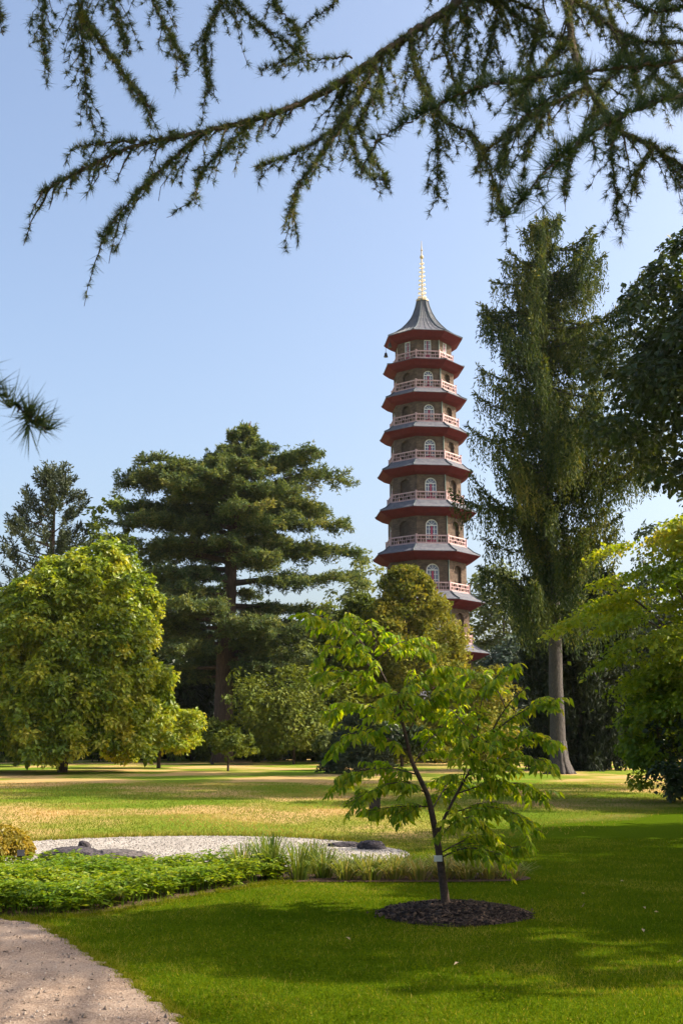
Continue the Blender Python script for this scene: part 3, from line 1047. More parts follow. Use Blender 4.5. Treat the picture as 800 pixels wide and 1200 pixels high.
def tiered_cedar(name, label, base, h, leaf, bark, seed, limbs, tr=0.6, group=None, L=.22, W=.07, dens=1.0, cat='tree', fork=None):
    """Cedar of Lebanon: long level limbs carrying flat plates of upright tufts. limbs: (z, azimuth deg, length, rise)."""
    rng = np.random.default_rng(seed)
    base = np.array([base[0], base[1], 0.0])
    root = thing(name, label, cat, base, group)
    tp = [base - [0, 0, .1], base + [0, 0, 1.0], base + [.1, 0, h * .3], base + [.35, 0, h * .55], base + [.55, 0, h * .78], base + [1.6, .2, h * .985]]
    trunk_mesh(tp, [tr * 1.5, tr * 1.12, tr, tr * .72, tr * .36, .03], 12).obj('trunk', M[bark], root, smooth=True)
    tc = curve(tp, 60)
    cr = Acc()
    for (z, az, ln, rise) in limbs:
        s0 = tc[np.argmin(abs(tc[:, 2] - z))]
        an = math.radians(az)
        dr = np.array([math.cos(an), math.sin(an), 0])
        sd = np.array([-dr[1], dr[0], 0])
        m = 10
        t = np.linspace(0, 1, m)
        bend = rng.normal(0, .12) * ln
        B = s0 + dr * (t * ln)[:, None] + sd * (bend * t ** 2)[:, None] + UP * (rise * ln * np.sin(t * math.pi * .62) - .03 * ln * t ** 3)[:, None] + rng.normal(0, .05, (m, 3)) * t[:, None]
        r0 = min(tr * .45, .05 + .022 * ln)
        lb = Acc()
        lb.tube(B, np.linspace(r0, .02, m), 6, wob=.04)
        nsec = int(7 + ln * 2.4)
        for q in range(nsec):
            if rng.random() < .15:
                continue
            f = .22 + .78 * (q + rng.random()) / nsec
            p0 = np.array([np.interp(f, t, B[:, c_]) for c_ in range(3)])
            sg = 1 if q % 2 else -1
            l2 = ln * rng.uniform(.22, .42) * (1.15 - .75 * f) + .35
            d2 = nrm(dr * rng.uniform(.5, 1.0) + sd * sg * rng.uniform(.5, 1.1) + UP * rng.uniform(-.25, .25))
            n2 = 5
            t2 = np.linspace(0, 1, n2)
            B2 = p0 + d2 * (t2 * l2)[:, None] - UP * (.07 * l2 * t2 ** 2)[:, None]
            lb.tube(B2, np.linspace(.03, .008, n2), 4)
            nt_ = int(l2 * 34 * dens) + 8
            u = rng.random(nt_) ** .8
            Q = p0 + d2 * (u * l2)[:, None] - UP * (.07 * l2 * u ** 2)[:, None]
            Q = Q + np.cross(d2, UP) * (rng.normal(0, .18, nt_) * l2 * .9 * (1.1 - u * .6))[:, None] + UP * (rng.normal(0.0, .15, nt_) * (.35 + u))[:, None]
            k = 5
            Qr = np.repeat(Q, k, 0)
            D = nrm(rng.normal(0, .75, (len(Qr), 3)) * [1, 1, .7] + d2 * .6 + UP * .2)
            tint = np.clip(.42 + rng.normal(0, .15) + rng.normal(0, .18, len(Qr)), 0, 1)
            sz = rng.uniform(.7, 1.3, len(Qr))
            cr.leaves(Qr, D, nrm(UP + rng.normal(0, .5, (len(Qr), 3))), L * sz, W * sz, tint, fold=.1)
        lb.obj('branch', M[bark], root)
    cr.obj('crown', M[leaf], root)
    return root


def cone_tree(name, label, base, h, R, leaf, seed, nclump=500, per=40, rc=.5, L=.22, W=.13, bark='bark', zlow=.2, power=.75, tr=.2, group=None, tint=.45, upright=.6, cat='tree', tips=0.0):
    """Dense conical conifer built of upturned sprays."""
    rng = np.random.default_rng(seed)
    base = np.array([base[0], base[1], 0.0])
    root = thing(name, label, cat, base, group)
    f = rng.random(nclump) ** 1.5
    z = zlow + (h - zlow) * f
    an = rng.random(nclump) * 2 * math.pi
    r = R * np.clip(1 - f, 0, 1) ** power * (1 + .16 * np.sin(an * 3 + z * .9) + rng.normal(0, .09, nclump)) * np.where(rng.random(nclump) < .2, .6, 1)
    Cn = base + np.column_stack([r * np.cos(an), r * np.sin(an), z])
    O = nrm(np.column_stack([np.cos(an), np.sin(an), np.full(nclump, upright)]))
    a = Acc()
    leaf_clumps(a, rng, Cn, O, rc * rng.uniform(.6, 1.25, nclump), per, L, W, tint, flat=.9, droop=-.25, upn=.3)
    a.obj('crown', M[leaf], root)
    trunk_mesh([base - [0, 0, .1], base + [0, 0, h * .4], base + [0, 0, h * .95]], [tr * 1.3, tr, .03]).obj('trunk', M[bark], root, smooth=True)
    return root


def px_tree(px, Y, top, halfw):
    """Base x, height and radius from where a tree shows in the photograph."""
    p = at(px, top, Y)
    k = FPX / (Y * math.cos(PITCH) + p[2] * math.sin(PITCH) * .5)
    return p[0], p[2], halfw / k


# ------------------------------------------------------------------ trees in view
# round yellow-green tree on the left
broad_tree('round_tree', 'large round yellow green tree with glossy leaves and a short trunk', (-13.6, 57.5), 10.8, 4.5, (-2.0, 10.5), 'oak', seed=11,
           nclump=820, per=130, rc=.62, L=.205, W=.135, tr=.28, limbs=8, fill=.66, low=-.50, tint=.5, amp=.2, lobew=5, skirt=.5, apron=(330, .95, 5.0))
# centre cedar of Lebanon
rg_ = np.random.default_rng(5)
limbs = []
ck = np.array([[5.5, 5.0], [7.5, 6.8], [9.5, 7.8], [12, 8.4], [15, 8.6], [17.5, 8.3], [19, 7.6], [20.3, 5.6], [21.4, 3.2], [22.6, 1.5], [24, .5]])
n_l = 104
for k in range(n_l):
    z = 5.8 + 18.2 * ((k + rg_.random()) / n_l) ** .92
    if 11.2 < z < 14.6 and k % 2:
        z += 4.0
    lmax = np.interp(z, ck[:, 0], ck[:, 1])
    limbs.append((z, k * 137.5 + rg_.normal(0, 25), lmax * rg_.uniform(.45, 1.05), np.interp(z, [5, 10, 15, 19, 22, 24], [-.04, .02, .12, .26, .4, .6]) * rg_.uniform(.1, 1.6)))
limbs += [(14.5, 2, 8.7, .08), (12.6, -8, 8.8, .05), (17.8, 178, 8.2, .26), (14.0, 184, 8.4, .12), (18.6, 8, 8.2, .3), (9.2, -20, 7.7, -.02), (11, 190, 8.2, .03), (16, 170, 8.2, .16), (19.4, 190, 6.5, .35), (19.8, -5, 6.2, .35)]
tiered_cedar('cedar_tree', 'broad dark cedar with layered level limbs and a tall bare trunk', (-8.3, 82), 25.0, 'cedar_leaf', 'bark_red', 21, limbs, tr=.62, L=.27, W=.08, dens=.62)
# dark pine behind the round tree
x, h, r = px_tree(66, 80, 556, 50)
rng = np.random.default_rng(31)
base = np.array([x, 80, 0])
root = thing('pine_tree', 'dark upright pine rising behind the round yellow green tree', 'tree', base)
trunk_mesh([base, base + [0, 0, h * .5], base + [0, 0, h * .97]], [.35, .25, .04]).obj('trunk', M['bark'], root, smooth=True)
cr = Acc()
for k in range(230):
    f = rng.random() ** .85
    z = h * (.45 + .55 * f)
    R = (r * 1.75) * (1 - f) ** .8 * rng.uniform(.35, 1.1) + .1
    an = rng.random() * 6.283
    d = np.array([math.cos(an), math.sin(an), 0])
    p0 = base + d * R + [0, 0, z]
    n_ = 60
    up = nrm(d * .75 + UP * 1.0)
    u = rng.random(n_)
    Q = p0 + up * (u * rng.uniform(.7, 1.3))[:, None] + rng.normal(0, .09, (n_, 3))
    D = nrm(rng.normal(0, .7, (n_, 3)) + up * .9)
    cr.leaves(Q, D, rand_dir(n_, rng), .34, .10, np.clip(.45 + rng.normal(0, .2) + rng.normal(0, .15, n_), 0, 1), fold=.1)
    if k % 4 == 0:
        b = base + [0, 0, z - R * .3]
        lb = Acc()
        lb.tube([b, (b + p0) / 2 - [0, 0, .1], p0], [.07, .05, .02], 4)
        lb.obj('branch', M['bark'], root)
cr.obj('crown', M['pine_leaf'], root)

# golden cone tree before the pagoda
x, h, r = px_tree(478, 84, 668, 78)
cone_tree('conifer_tree', 'dense golden green conical conifer in front of the pagoda', (x, 84), h - .3, r * 1.03, 'gold_leaf', 41, nclump=640, per=110, rc=.8, L=.24, W=.13, power=.52, tint=.42)
x, h, r = px_tree(425, 88, 704, 42)
cone_tree('conifer_tree', 'lower bushy conifer joined to the golden cone on its shaded side', (x, 88), h, r * 1.2, 'mid_leaf', 42, nclump=420, per=50, rc=.7, L=.3, W=.16, power=.5, tint=.3)

# tall spruce on the right
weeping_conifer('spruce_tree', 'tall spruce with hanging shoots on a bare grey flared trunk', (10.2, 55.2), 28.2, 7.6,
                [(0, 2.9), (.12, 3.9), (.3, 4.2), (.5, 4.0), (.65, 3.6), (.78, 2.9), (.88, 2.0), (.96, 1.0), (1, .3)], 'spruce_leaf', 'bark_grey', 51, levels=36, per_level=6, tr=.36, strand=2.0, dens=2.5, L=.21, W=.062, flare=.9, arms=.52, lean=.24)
# dark weeping conifer behind the spruce
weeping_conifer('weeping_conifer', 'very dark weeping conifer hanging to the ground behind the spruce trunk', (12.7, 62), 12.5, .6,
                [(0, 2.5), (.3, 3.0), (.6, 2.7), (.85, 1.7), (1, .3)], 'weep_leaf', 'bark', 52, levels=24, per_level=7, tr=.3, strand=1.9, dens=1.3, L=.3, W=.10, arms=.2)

# big dark broadleaf at the right edge
broad_tree('broadleaf_tree', 'tall dark broadleaf tree with big leaves at the edge right of the spruce', (18.0, 42.5), 21, 6.3, (11.8, 20.8), 'dark_leaf', bark='bark', seed=61,
           nclump=520, per=110, rc=.85, L=.25, W=.17, tr=.34, limbs=9, fill=.45, flat=.7, tint=.55, amp=.34, lobew=5, gap=1.7)
# yellow-green Japanese maple in layers
rng = np.random.default_rng(71)
base = np.array([9.75, 31.0, 0])
root = thing('maple_tree', 'spreading maple with flat layers of fine yellow green leaves', 'tree', base)
cr = Acc()
limb_pts = []
for k in range(80):
    if k < 56:
        z = rng.uniform(4.0, 7.4)
        R = 3.85 * math.sqrt(max(.06, 1 - ((z - 4.3) / 3.5) ** 2)) * rng.uniform(.25, 1.02)
    else:
        z = rng.uniform(2.2, 4.2)
        R = rng.uniform(.8, 2.9)
    an = rng.random() * 6.283
    d = np.array([math.cos(an), math.sin(an), 0])
    c = base + d * R + [0, 0, z]
    limb_pts.append(c)
    rx = rng.uniform(.65, 1.15)
    n_ = int(560 * rx ** 2)
    uv = rng.normal(0, .45, (n_, 2)) * rx
    e1 = nrm(d + [0, 0, -.32])
    e2 = np.array([-d[1], d[0], 0])
    nn = np.cross(e1, e2)
    if nn[2] < 0:
        nn = -nn
    Q = c + e1 * uv[:, :1] + e2 * uv[:, 1:] + nn * (rng.normal(0, .07, n_) - .16 * (uv ** 2).sum(1) / rx)[:, None]
    A = nrm(e1 * .5 + rng.normal(0, .6, (n_, 3)) - UP * .35)
    tn = np.clip(.45 + .2 * (z > 6.3) + rng.normal(0, .15) + rng.normal(0, .15, n_), 0, 1)  # upper layers tinted yellower to stand for sun on the crown top
    sz = rng.uniform(.7, 1.3, n_)
    cr.leaves(Q, A, nrm(nn + rng.normal(0, .4, (n_, 3))), .125 * sz, .095 * sz, tn, fold=.12)
cr.obj('crown', M['maple_leaf'], root)
trunk_mesh([base - [0, 0, .1], base + [.1, 0, 1.2], base + [-.1, .1, 2.6], base + [0, 0, 5.5]], [.17, .12, .10, .03]).obj('trunk', M['bark_young'], root, smooth=True)
for k in range(0, 44, 4):
    b = Acc()
    s = base + [0, 0, rng.uniform(1.4, 3.6)]
    b.tube(curve([s, (s + limb_pts[k]) / 2 + [0, 0, .35], limb_pts[k]], 8), np.linspace(.06, .012, 8), 5)
    b.obj('branch', M['bark_young'], root, smooth=True)
# dark shrub under the maple
x, h, r = px_tree(800, 31, 850, 45)
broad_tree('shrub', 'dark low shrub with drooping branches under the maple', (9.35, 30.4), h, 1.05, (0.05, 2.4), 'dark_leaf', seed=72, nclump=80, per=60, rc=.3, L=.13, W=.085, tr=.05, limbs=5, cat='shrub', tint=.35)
x, h, r = px_tree(755, 31.5, 800, 45)
broad_tree('shrub', 'mid green bushy shrub hanging below the maple layers beside the weeping conifer', (8.75, 31.6), h, 1.35, (.35, 3.35), 'maple_leaf', seed=73, nclump=110, per=75, rc=.34, L=.13, W=.09, tr=.05, limbs=5, cat='shrub', tint=.25)

# small trees on the far side of the meadow
def small(px, Y, top, hw, zl, leaf, seed, label, per=60, nclump=90, L=.22, W=.13, name='small_tree', tr=.09, tint=.5, low=-.8, **kw):
    x, h, r = px_tree(px, Y, top, hw)
    return broad_tree(name, label, (x, Y), h, r, (zl, h), leaf, seed=seed, nclump=nclump, per=per, rc=r * .28, L=L, W=W, tr=tr, limbs=4, tint=tint, low=low, **{'amp': .34, 'lobew': 5, **kw})


small(188, 66, 838, 46, .9, 'oak', 81, 'low spreading yellow green tree beside the round tree', nclump=170, per=70, L=.2, W=.12)
small(36, 70, 848, 30, 1.0, 'oak', 82, 'small yellow leaved tree showing under the round tree, thin dark trunk', tint=.6)
small(78, 76, 850, 26, 1.0, 'oak', 83, 'small yellow leaved tree between the thin trunk and the short trunk', tint=.55)
small(268, 60, 854, 20, .9, 'mid_leaf', 84, 'thin young tree standing alone in front of the cedar trunk', nclump=50, per=40, L=.16, W=.1, tr=.05, fill=.2)
small(250, 76, 846, 26, .9, 'mid_leaf', 85, 'small bushy tree just left of the cedar trunk base', nclump=60)
small(345, 76, 800, 58, .3, 'mid_leaf', 86, 'loose pale green tree right of the cedar trunk', nclump=200, per=60, L=.24, W=.14, tint=.6, gap=.6)
small(388, 62, 856, 20, .8, 'far_leaf', 87, 'little pale tree with a dark stem near the sapling', nclump=60, per=45, L=.17, W=.1, tr=.06)
x, h, r = px_tree(418, 56, 838, 34)
cone_tree('conifer_tree', 'small dark conifer half hidden behind the sapling', (x, 56), h, r, 'pine_leaf', 88, nclump=220, per=45, rc=.35, L=.18, W=.07, zlow=.15, power=.6, tr=.1)
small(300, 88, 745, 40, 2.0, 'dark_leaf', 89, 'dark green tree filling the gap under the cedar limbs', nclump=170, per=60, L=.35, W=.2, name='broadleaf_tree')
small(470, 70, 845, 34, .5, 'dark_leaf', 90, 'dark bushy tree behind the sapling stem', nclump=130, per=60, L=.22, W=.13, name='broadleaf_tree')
small(560, 74, 800, 40, .5, 'gold_leaf', 91, 'golden bushy tree low before the pagoda foot', nclump=150, per=60, L=.22, W=.13, name='broadleaf_tree')

# the wood behind
far = [
    ('dark yew tree left of the cedar, tallest of the dark ones', 172, 92, 668, 48, 'dark_leaf', .5),
    ('dark tree with blue green shade beside the cedar trunk', 222, 99, 712, 42, 'blue_leaf', .3),
    ('green tree below the right hand limbs of the cedar', 330, 92, 720, 62, 'far_leaf', .5),
    ('green tree between the cedar and the conical conifer', 385, 100, 700, 52, 'mid_leaf', .5),
    ('bright green treetop just left of the pagoda', 436, 128, 664, 46, 'far_leaf', .6),
    ('pale green tree touching the right side of the pagoda', 588, 128, 655, 50, 'far_leaf', .55),
    ('pale green tree between the pagoda and the spruce', 640, 136, 682, 44, 'far_leaf', .45),
    ('blue green conifer low between the pagoda and the spruce trunk', 600, 117, 745, 48, 'blue_leaf', .4),
    ('dark tree far behind the weeping conifer', 705, 112, 668, 46, 'dark_leaf', .4),
    ('green tree far behind the maple', 765, 110, 690, 58, 'mid_leaf', .4),
    ('dark tree at the far end behind the dark broadleaf', 830, 104, 640, 60, 'dark_leaf', .4),
    ('dark tree far behind the round tree', 25, 104, 690, 62, 'dark_leaf', .4),
    ('green tree between the pine and the cedar', 128, 100, 672, 44, 'mid_leaf', .3),
    ('dark tree at the far left end of the wood', -45, 100, 670, 60, 'dark_leaf', .4),
    ('dark tree under the lowest cedar limbs on the left', 205, 88, 770, 42, 'dark_leaf', .3),
    ('shaded tree behind the sapling and right of the loose pale tree', 440, 100, 770, 48, 'dark_leaf', .4),
]
for k, (lab, px, Y_, top, hw, leaf, tn) in enumerate(far):
    x, h, r = px_tree(px, Y_, top, hw)
    broad_tree('background_tree', lab, (x, Y_), h, r, (.6, h), leaf, seed=100 + k, nclump=230, per=58, rc=r * .26, L=.42, W=.26, tr=.3, limbs=2, fill=.55, low=-.95, group='trees of the wood behind the meadow', tint=tn, amp=.3)

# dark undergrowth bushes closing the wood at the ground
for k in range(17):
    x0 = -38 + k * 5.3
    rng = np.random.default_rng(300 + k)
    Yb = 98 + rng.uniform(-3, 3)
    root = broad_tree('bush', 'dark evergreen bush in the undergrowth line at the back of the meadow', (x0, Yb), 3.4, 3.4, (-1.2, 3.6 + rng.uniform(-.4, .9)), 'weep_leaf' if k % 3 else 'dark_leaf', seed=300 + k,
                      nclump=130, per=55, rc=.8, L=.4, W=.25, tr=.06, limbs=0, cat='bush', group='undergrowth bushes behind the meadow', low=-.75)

for k, (px, Y_, top, hw, leaf) in enumerate([(110, 84, 852, 26, 'mid_leaf'), (225, 86, 856, 22, 'mid_leaf'), (305, 84, 858, 22, 'mid_leaf'), (325, 90, 862, 20, 'dark_leaf'), (150, 88, 858, 24, 'dark_leaf'), (365, 86, 852, 22, 'mid_leaf'), (440, 88, 850, 26, 'mid_leaf'), (0, 84, 858, 26, 'mid_leaf'), (525, 86, 846, 30, 'mid_leaf'), (600, 84, 850, 26, 'dark_leaf'), (625, 78, 858, 20, 'mid_leaf')]):
    x, h, r = px_tree(px, Y_, top, hw)
    broad_tree('bush', ['leafy low bush at the foot of the wood under the round tree', 'leafy low bush left of the cedar trunk', 'leafy low bush right of the cedar trunk', 'dark low bush under the loose pale tree', 'dark low bush behind the low spreading yellow tree', 'leafy low bush beside the little pale tree', 'leafy low bush behind the small dark conifer', 'leafy low bush at the far left under the round tree', 'leafy low bush at the foot of the pagoda', 'dark low bush in front of the pagoda veranda', 'leafy low bush left of the spruce trunk'][k],
               (x, Y_), h, r, (-.3, h), leaf, seed=400 + k, nclump=90, per=50, rc=r * .3, L=.26, W=.16, tr=.05, limbs=0, cat='bush', low=-.6, tint=.5)

# trees standing off to the right, which shade the lawn
broad_tree('shade_tree', 'broad leafy tree right of the lawn whose shade falls across the young tree', (15.0, 14.4), 11.7, 4.4, (1.0, 11.7), 'mid_leaf', seed=201, nclump=560, per=60, rc=.9, L=.3, W=.2, tr=.25, limbs=4)
broad_tree('shade_tree', 'narrow taller tree right of the lawn, nearest to the overhanging cedar', (11.9, 11.1), 13.2, 2.3, (2.0, 13.2), 'mid_leaf', seed=205, nclump=85, per=60, rc=.55, L=.26, W=.17, tr=.2, limbs=6, gap=.8)
broad_tree('shade_tree', 'rounded leafy tree between the two larger shade trees', (16.6, 20.6), 12.0, 3.6, (0.8, 12.2), 'mid_leaf', seed=204, nclump=230, per=60, rc=.8, L=.3, W=.2, tr=.2, limbs=4)
broad_tree('shade_tree', 'tall leafy tree standing farther back right of the lawn', (19.2, 30.0), 14.4, 4.9, (1.6, 14.6), 'mid_leaf', seed=202, nclump=320, per=60, rc=.9, L=.32, W=.22, tr=.3, limbs=4)

# ------------------------------------------------------------------ overhead cedar in the foreground
ced = thing('overhanging_cedar', 'near cedar whose drooping needled branches hang across the top of the view', 'tree', (8.0, 4.0, 0))
cbase = np.array([8.0, 4.0, 0])
trunk_mesh([cbase - [0, 0, .2], cbase + [0, 0, 1], cbase + [.1, 0, 6], cbase + [0, .1, 14], cbase + [0, 0, 19]], [.62, .5, .42, .25, .05], 14).obj('trunk', M['bark'], ced, smooth=True)


def cedar_branch(pix, r0, r1, nl=.03, twig=.28, tdens=16, seed=0, wdens=70, side='down', nw=.0022, per=15, start=None, reach=None, needle_tint=0.5, tlen=(.06, .30)):
    """One limb: pix = (px, py, Y) along it; hanging twigs and whorls of needles. start = where it leaves the trunk."""
    rng = np.random.default_rng(seed)
    vis = [at(*p) for p in pix]
    pts = ([np.asarray(s_, float) for s_ in start] if start is not None else []) + vis
    n = 16 * len(pts)
    Q = curve(pts, n)
    seg = np.linalg.norm(np.diff(Q, axis=0), axis=1)
    s = np.concatenate([[0], np.cumsum(seg)])
    vstart = 0.0
    if start is not None:
        kk = np.argmin(np.linalg.norm(Q - vis[0], axis=1))
        vstart = s[kk]
    jit = rng.normal(0, .006, (n, 3))
    rad = np.interp(s, [0, vstart, s[-1]], [max(r0 * 2.2, .05) if start is not None else r0, r0, r1])
    wood = Acc()
    wood.tube(Q + jit * .5, rad, 6, wob=.08, rng=rng)
    nd = Acc()
    whP, whD = [], []
    interp = lambda t: np.stack([np.interp(t, s, Q[:, c_]) for c_ in range(3)], -1)
    tang = nrm(np.gradient(Q, axis=0))
    itan = lambda t: nrm(np.stack([np.interp(t, s, tang[:, c_]) for c_ in range(3)], -1))
    vis_len = s[-1] - vstart
    # whorls on the limb itself
    nw_ = int(vis_len * wdens * 1.7)
    t = vstart + rng.random(nw_) * vis_len
    whP.append(interp(t) + rng.normal(0, .004, (nw_, 3)))
    whD.append(nrm(rng.normal(0, .5, (nw_, 3)) + UP * .8 + itan(t) * .3))
    # twigs
    ntw = int(vis_len * tdens)
    for q in range(ntw):
        f = (q + rng.random()) / ntw
        t0 = vstart + vis_len * f
        p0 = interp(np.array([t0]))[0]
        tg_ = itan(np.array([t0]))[0]
        sdv = nrm(np.cross(tg_, UP)) * (1 if q % 2 else -1)
        L_ = rng.uniform(*tlen) * (1 - .45 * f) * (twig / .28) * (1.7 if rng.random() < .12 else 1)
        d0 = nrm(tg_ * rng.uniform(.3, 1.0) + sdv * rng.uniform(.3, 1.0) + UP * rng.uniform(-.5, .3))
        m = 7
        u = np.linspace(0, 1, m)
        B = p0 + d0 * (u * L_ * .7)[:, None] - UP * (L_ * rng.uniform(.15, .85) * u ** 1.7)[:, None] + rng.normal(0, .004, (m, 3))
        wood.tube(B, np.linspace(max(.0016, min(.005, r1 * 1.2)), .001, m), 4)
        k = max(3, int(L_ * wdens * .95))
        uu = rng.random(k)
        whP.append(np.stack([np.interp(uu, u, B[:, c_]) for c_ in range(3)], -1))
        whD.append(nrm(rng.normal(0, .65, (k, 3)) + nrm(B[-1] - B[0]) * .45))
    P = np.concatenate(whP)
    D = np.concatenate(whD)
    idx = np.repeat(np.arange(len(P)), per)
    DD = nrm(D[idx] + rng.normal(0, .55, (len(idx), 3)))
    tint = np.clip(needle_tint + rng.normal(0, .18, len(P))[idx] + rng.normal(0, .1, len(idx)), 0, 1)  # base tint of the bough's needles, from dark green toward yellow
    nd.needles(P[idx], DD, nl * rng.uniform(.55, 1.15, len(idx)) * np.clip(rng.lognormal(0, .22, len(P)), .5, 1.5)[idx], nw, tint, rng)
    b = wood.obj('branch', M['twig'], ced, smooth=True)
    nd.obj('needles', M['near_needle'], b, root=ced)
    return b


T1 = [cbase + [0, .1, 6.0], cbase + [-3.0, 1.6, 6.1]]
T2 = [cbase + [0, .1, 5.2], cbase + [-2.6, 1.2, 5.0]]
T3 = [cbase + [0, .1, 6.8], cbase + [-4.5, 1.4, 6.6]]
T4 = [cbase + [0, .1, 4.6], cbase + [-2.8, .8, 4.2]]
k_ = dict(wdens=105, tdens=40, tlen=(.03, .27), nw=.0020, nl=.031, per=17)
# main bough sweeping down to the left, and its side boughs
cedar_branch([(640, -60, 4.6), (530, 8, 4.35), (470, 47, 4.2), (400, 95, 4.05), (330, 130, 3.95), (250, 152, 3.85), (180, 165, 3.75), (130, 182, 3.7), (90, 203, 3.65), (47, 226, 3.6)], .024, .004, start=T1, seed=1, **{**k_, 'needle_tint': .5})
cedar_branch([(245, 152, 3.85), (205, 185, 3.8), (165, 222, 3.75), (117, 279, 3.7)], .008, .002, seed=2, **k_)
cedar_branch([(160, 165, 3.75), (120, 168, 3.7), (86, 172, 3.66)], .005, .002, seed=3, **{**k_, 'tlen': (.04, 0.14)})
cedar_branch([(300, 138, 3.9), (262, 175, 3.85), (235, 205, 3.85), (228, 238, 3.8)], .005, .0015, seed=4, **{**k_, 'tlen': (.04, 0.16)})
cedar_branch([(440, 72, 4.1), (415, 120, 4.0), (388, 165, 3.95), (352, 215, 3.9), (338, 256, 3.9)], .009, .002, seed=5, **k_)
cedar_branch([(400, 145, 3.98), (360, 172, 3.95), (300, 197, 3.9)], .006, .0015, seed=6, **{**k_, 'tlen': (.04, 0.20)})
cedar_branch([(480, 45, 4.2), (490, 90, 4.15), (520, 140, 4.1), (560, 165, 4.05), (590, 246, 4.0)], .008, .002, seed=7, **k_)
cedar_branch([(500, 110, 4.15), (512, 160, 4.1), (512, 236, 4.05)], .004, .0015, seed=8, **{**k_, 'tlen': (.04, 0.16)})
cedar_branch([(450, 60, 4.15), (440, 110, 4.1), (420, 150, 4.05), (455, 214, 4.0)], .006, .0015, seed=9, **{**k_, 'tlen': (.04, 0.22)})
cedar_branch([(440, 75, 4.15), (400, 110, 4.1), (420, 190, 4.0), (455, 215, 4.0)], .004, .0015, seed=10, **{**k_, 'tlen': (.04, 0.16)})
# boughs at upper right
cedar_branch([(690, -60, 4.4), (668, 0, 4.2), (672, 60, 4.1), (690, 105, 4.0), (722, 150, 3.9), (765, 172, 3.8), (805, 200, 3.75)], .020, .006, start=T2, seed=11, **{**k_, 'needle_tint': .5})
cedar_branch([(690, 102, 4.0), (640, 125, 3.95), (600, 152, 3.9), (562, 182, 3.85)], .011, .003, seed=12, **{**k_, 'needle_tint': .62})
cedar_branch([(700, 118, 3.95), (715, 160, 3.9), (718, 200, 3.85), (724, 262, 3.85)], .006, .0015, seed=13, **{**k_, 'tlen': (.04, 0.20)})
cedar_branch([(700, 118, 3.95), (690, 150, 3.9), (668, 185, 3.85), (660, 232, 3.85)], .006, .0015, seed=14, **{**k_, 'tlen': (.04, 0.20)})
cedar_branch([(640, -50, 4.5), (690, 10, 4.3), (740, 45, 4.2), (810, 52, 4.1)], .012, .004, start=T1, seed=15, **k_)
cedar_branch([(600, -40, 4.6), (585, 10, 4.5), (572, 60, 4.4), (560, 110, 4.3)], .008, .002, seed=16, start=T3, **k_)
cedar_branch([(640, -40, 4.6), (632, 20, 4.4), (620, 80, 4.3), (610, 128, 4.2)], .009, .002, seed=17, start=T1, **k_)
cedar_branch([(545, 5, 4.35), (548, 50, 4.3), (540, 100, 4.25)], .005, .0015, seed=18, **k_)
cedar_branch([(740, 45, 4.2), (770, 90, 4.1), (800, 120, 4.0)], .006, .002, seed=33, **k_)
cedar_branch([(770, 175, 3.8), (790, 200, 3.75), (810, 215, 3.7)], .005, .002, seed=34, **k_)
for q_, pts in enumerate([
        [(560, -30, 4.5), (600, 15, 4.4), (640, 40, 4.3), (672, 48, 4.25)],
        [(700, -40, 4.5), (712, 10, 4.4), (735, 70, 4.3), (752, 118, 4.2)],
        [(672, 40, 4.15), (645, 70, 4.1), (622, 95, 4.05), (598, 112, 4.0)],
        [(735, 42, 4.2), (720, 80, 4.1), (700, 108, 4.05)],
        [(790, -30, 4.4), (775, 20, 4.3), (782, 70, 4.2), (800, 100, 4.1)],
        [(530, 8, 4.35), (520, 45, 4.3), (528, 85, 4.25), (545, 120, 4.2)],
        [(600, 152, 3.9), (590, 175, 3.9), (582, 205, 3.85)],
        [(640, 125, 3.95), (630, 150, 3.9), (612, 178, 3.9)],
        [(765, 172, 3.8), (750, 195, 3.8), (742, 222, 3.78)]]):
    cedar_branch(pts, .006, .0016, seed=70 + q_, **{**k_, 'needle_tint': .5 + .1 * (q_ % 3 - 1)})
# nearer long needled boughs on the right
kn = dict(wdens=80, tdens=10, nl=.046, nw=.0024, per=17, needle_tint=.3)
cedar_branch([(1050, -20, 2.9), (870, 55, 2.75), (760, 76, 2.65), (690, 84, 2.6), (610, 93, 2.55), (555, 104, 2.5), (505, 128, 2.5), (438, 166, 2.5)], .009, .002, start=T4, seed=21, tlen=(.05, .2), **kn)
cedar_branch([(1050, 60, 2.6), (870, 92, 2.5), (790, 114, 2.4), (730, 135, 2.35), (680, 165, 2.3), (635, 205, 2.25), (587, 256, 2.2)], .008, .0018, start=T4, seed=22, tlen=(.04, .14), **kn)
cedar_branch([(900, -30, 2.6), (800, 8, 2.5), (760, 12, 2.45), (728, -2, 2.4)], .006, .002, start=T4, seed=23, tlen=(.04, .10), **kn)
cedar_branch([(690, 84, 2.6), (650, 110, 2.55), (610, 140, 2.5)], .004, .0015, seed=24, tlen=(.04, .12), **kn)
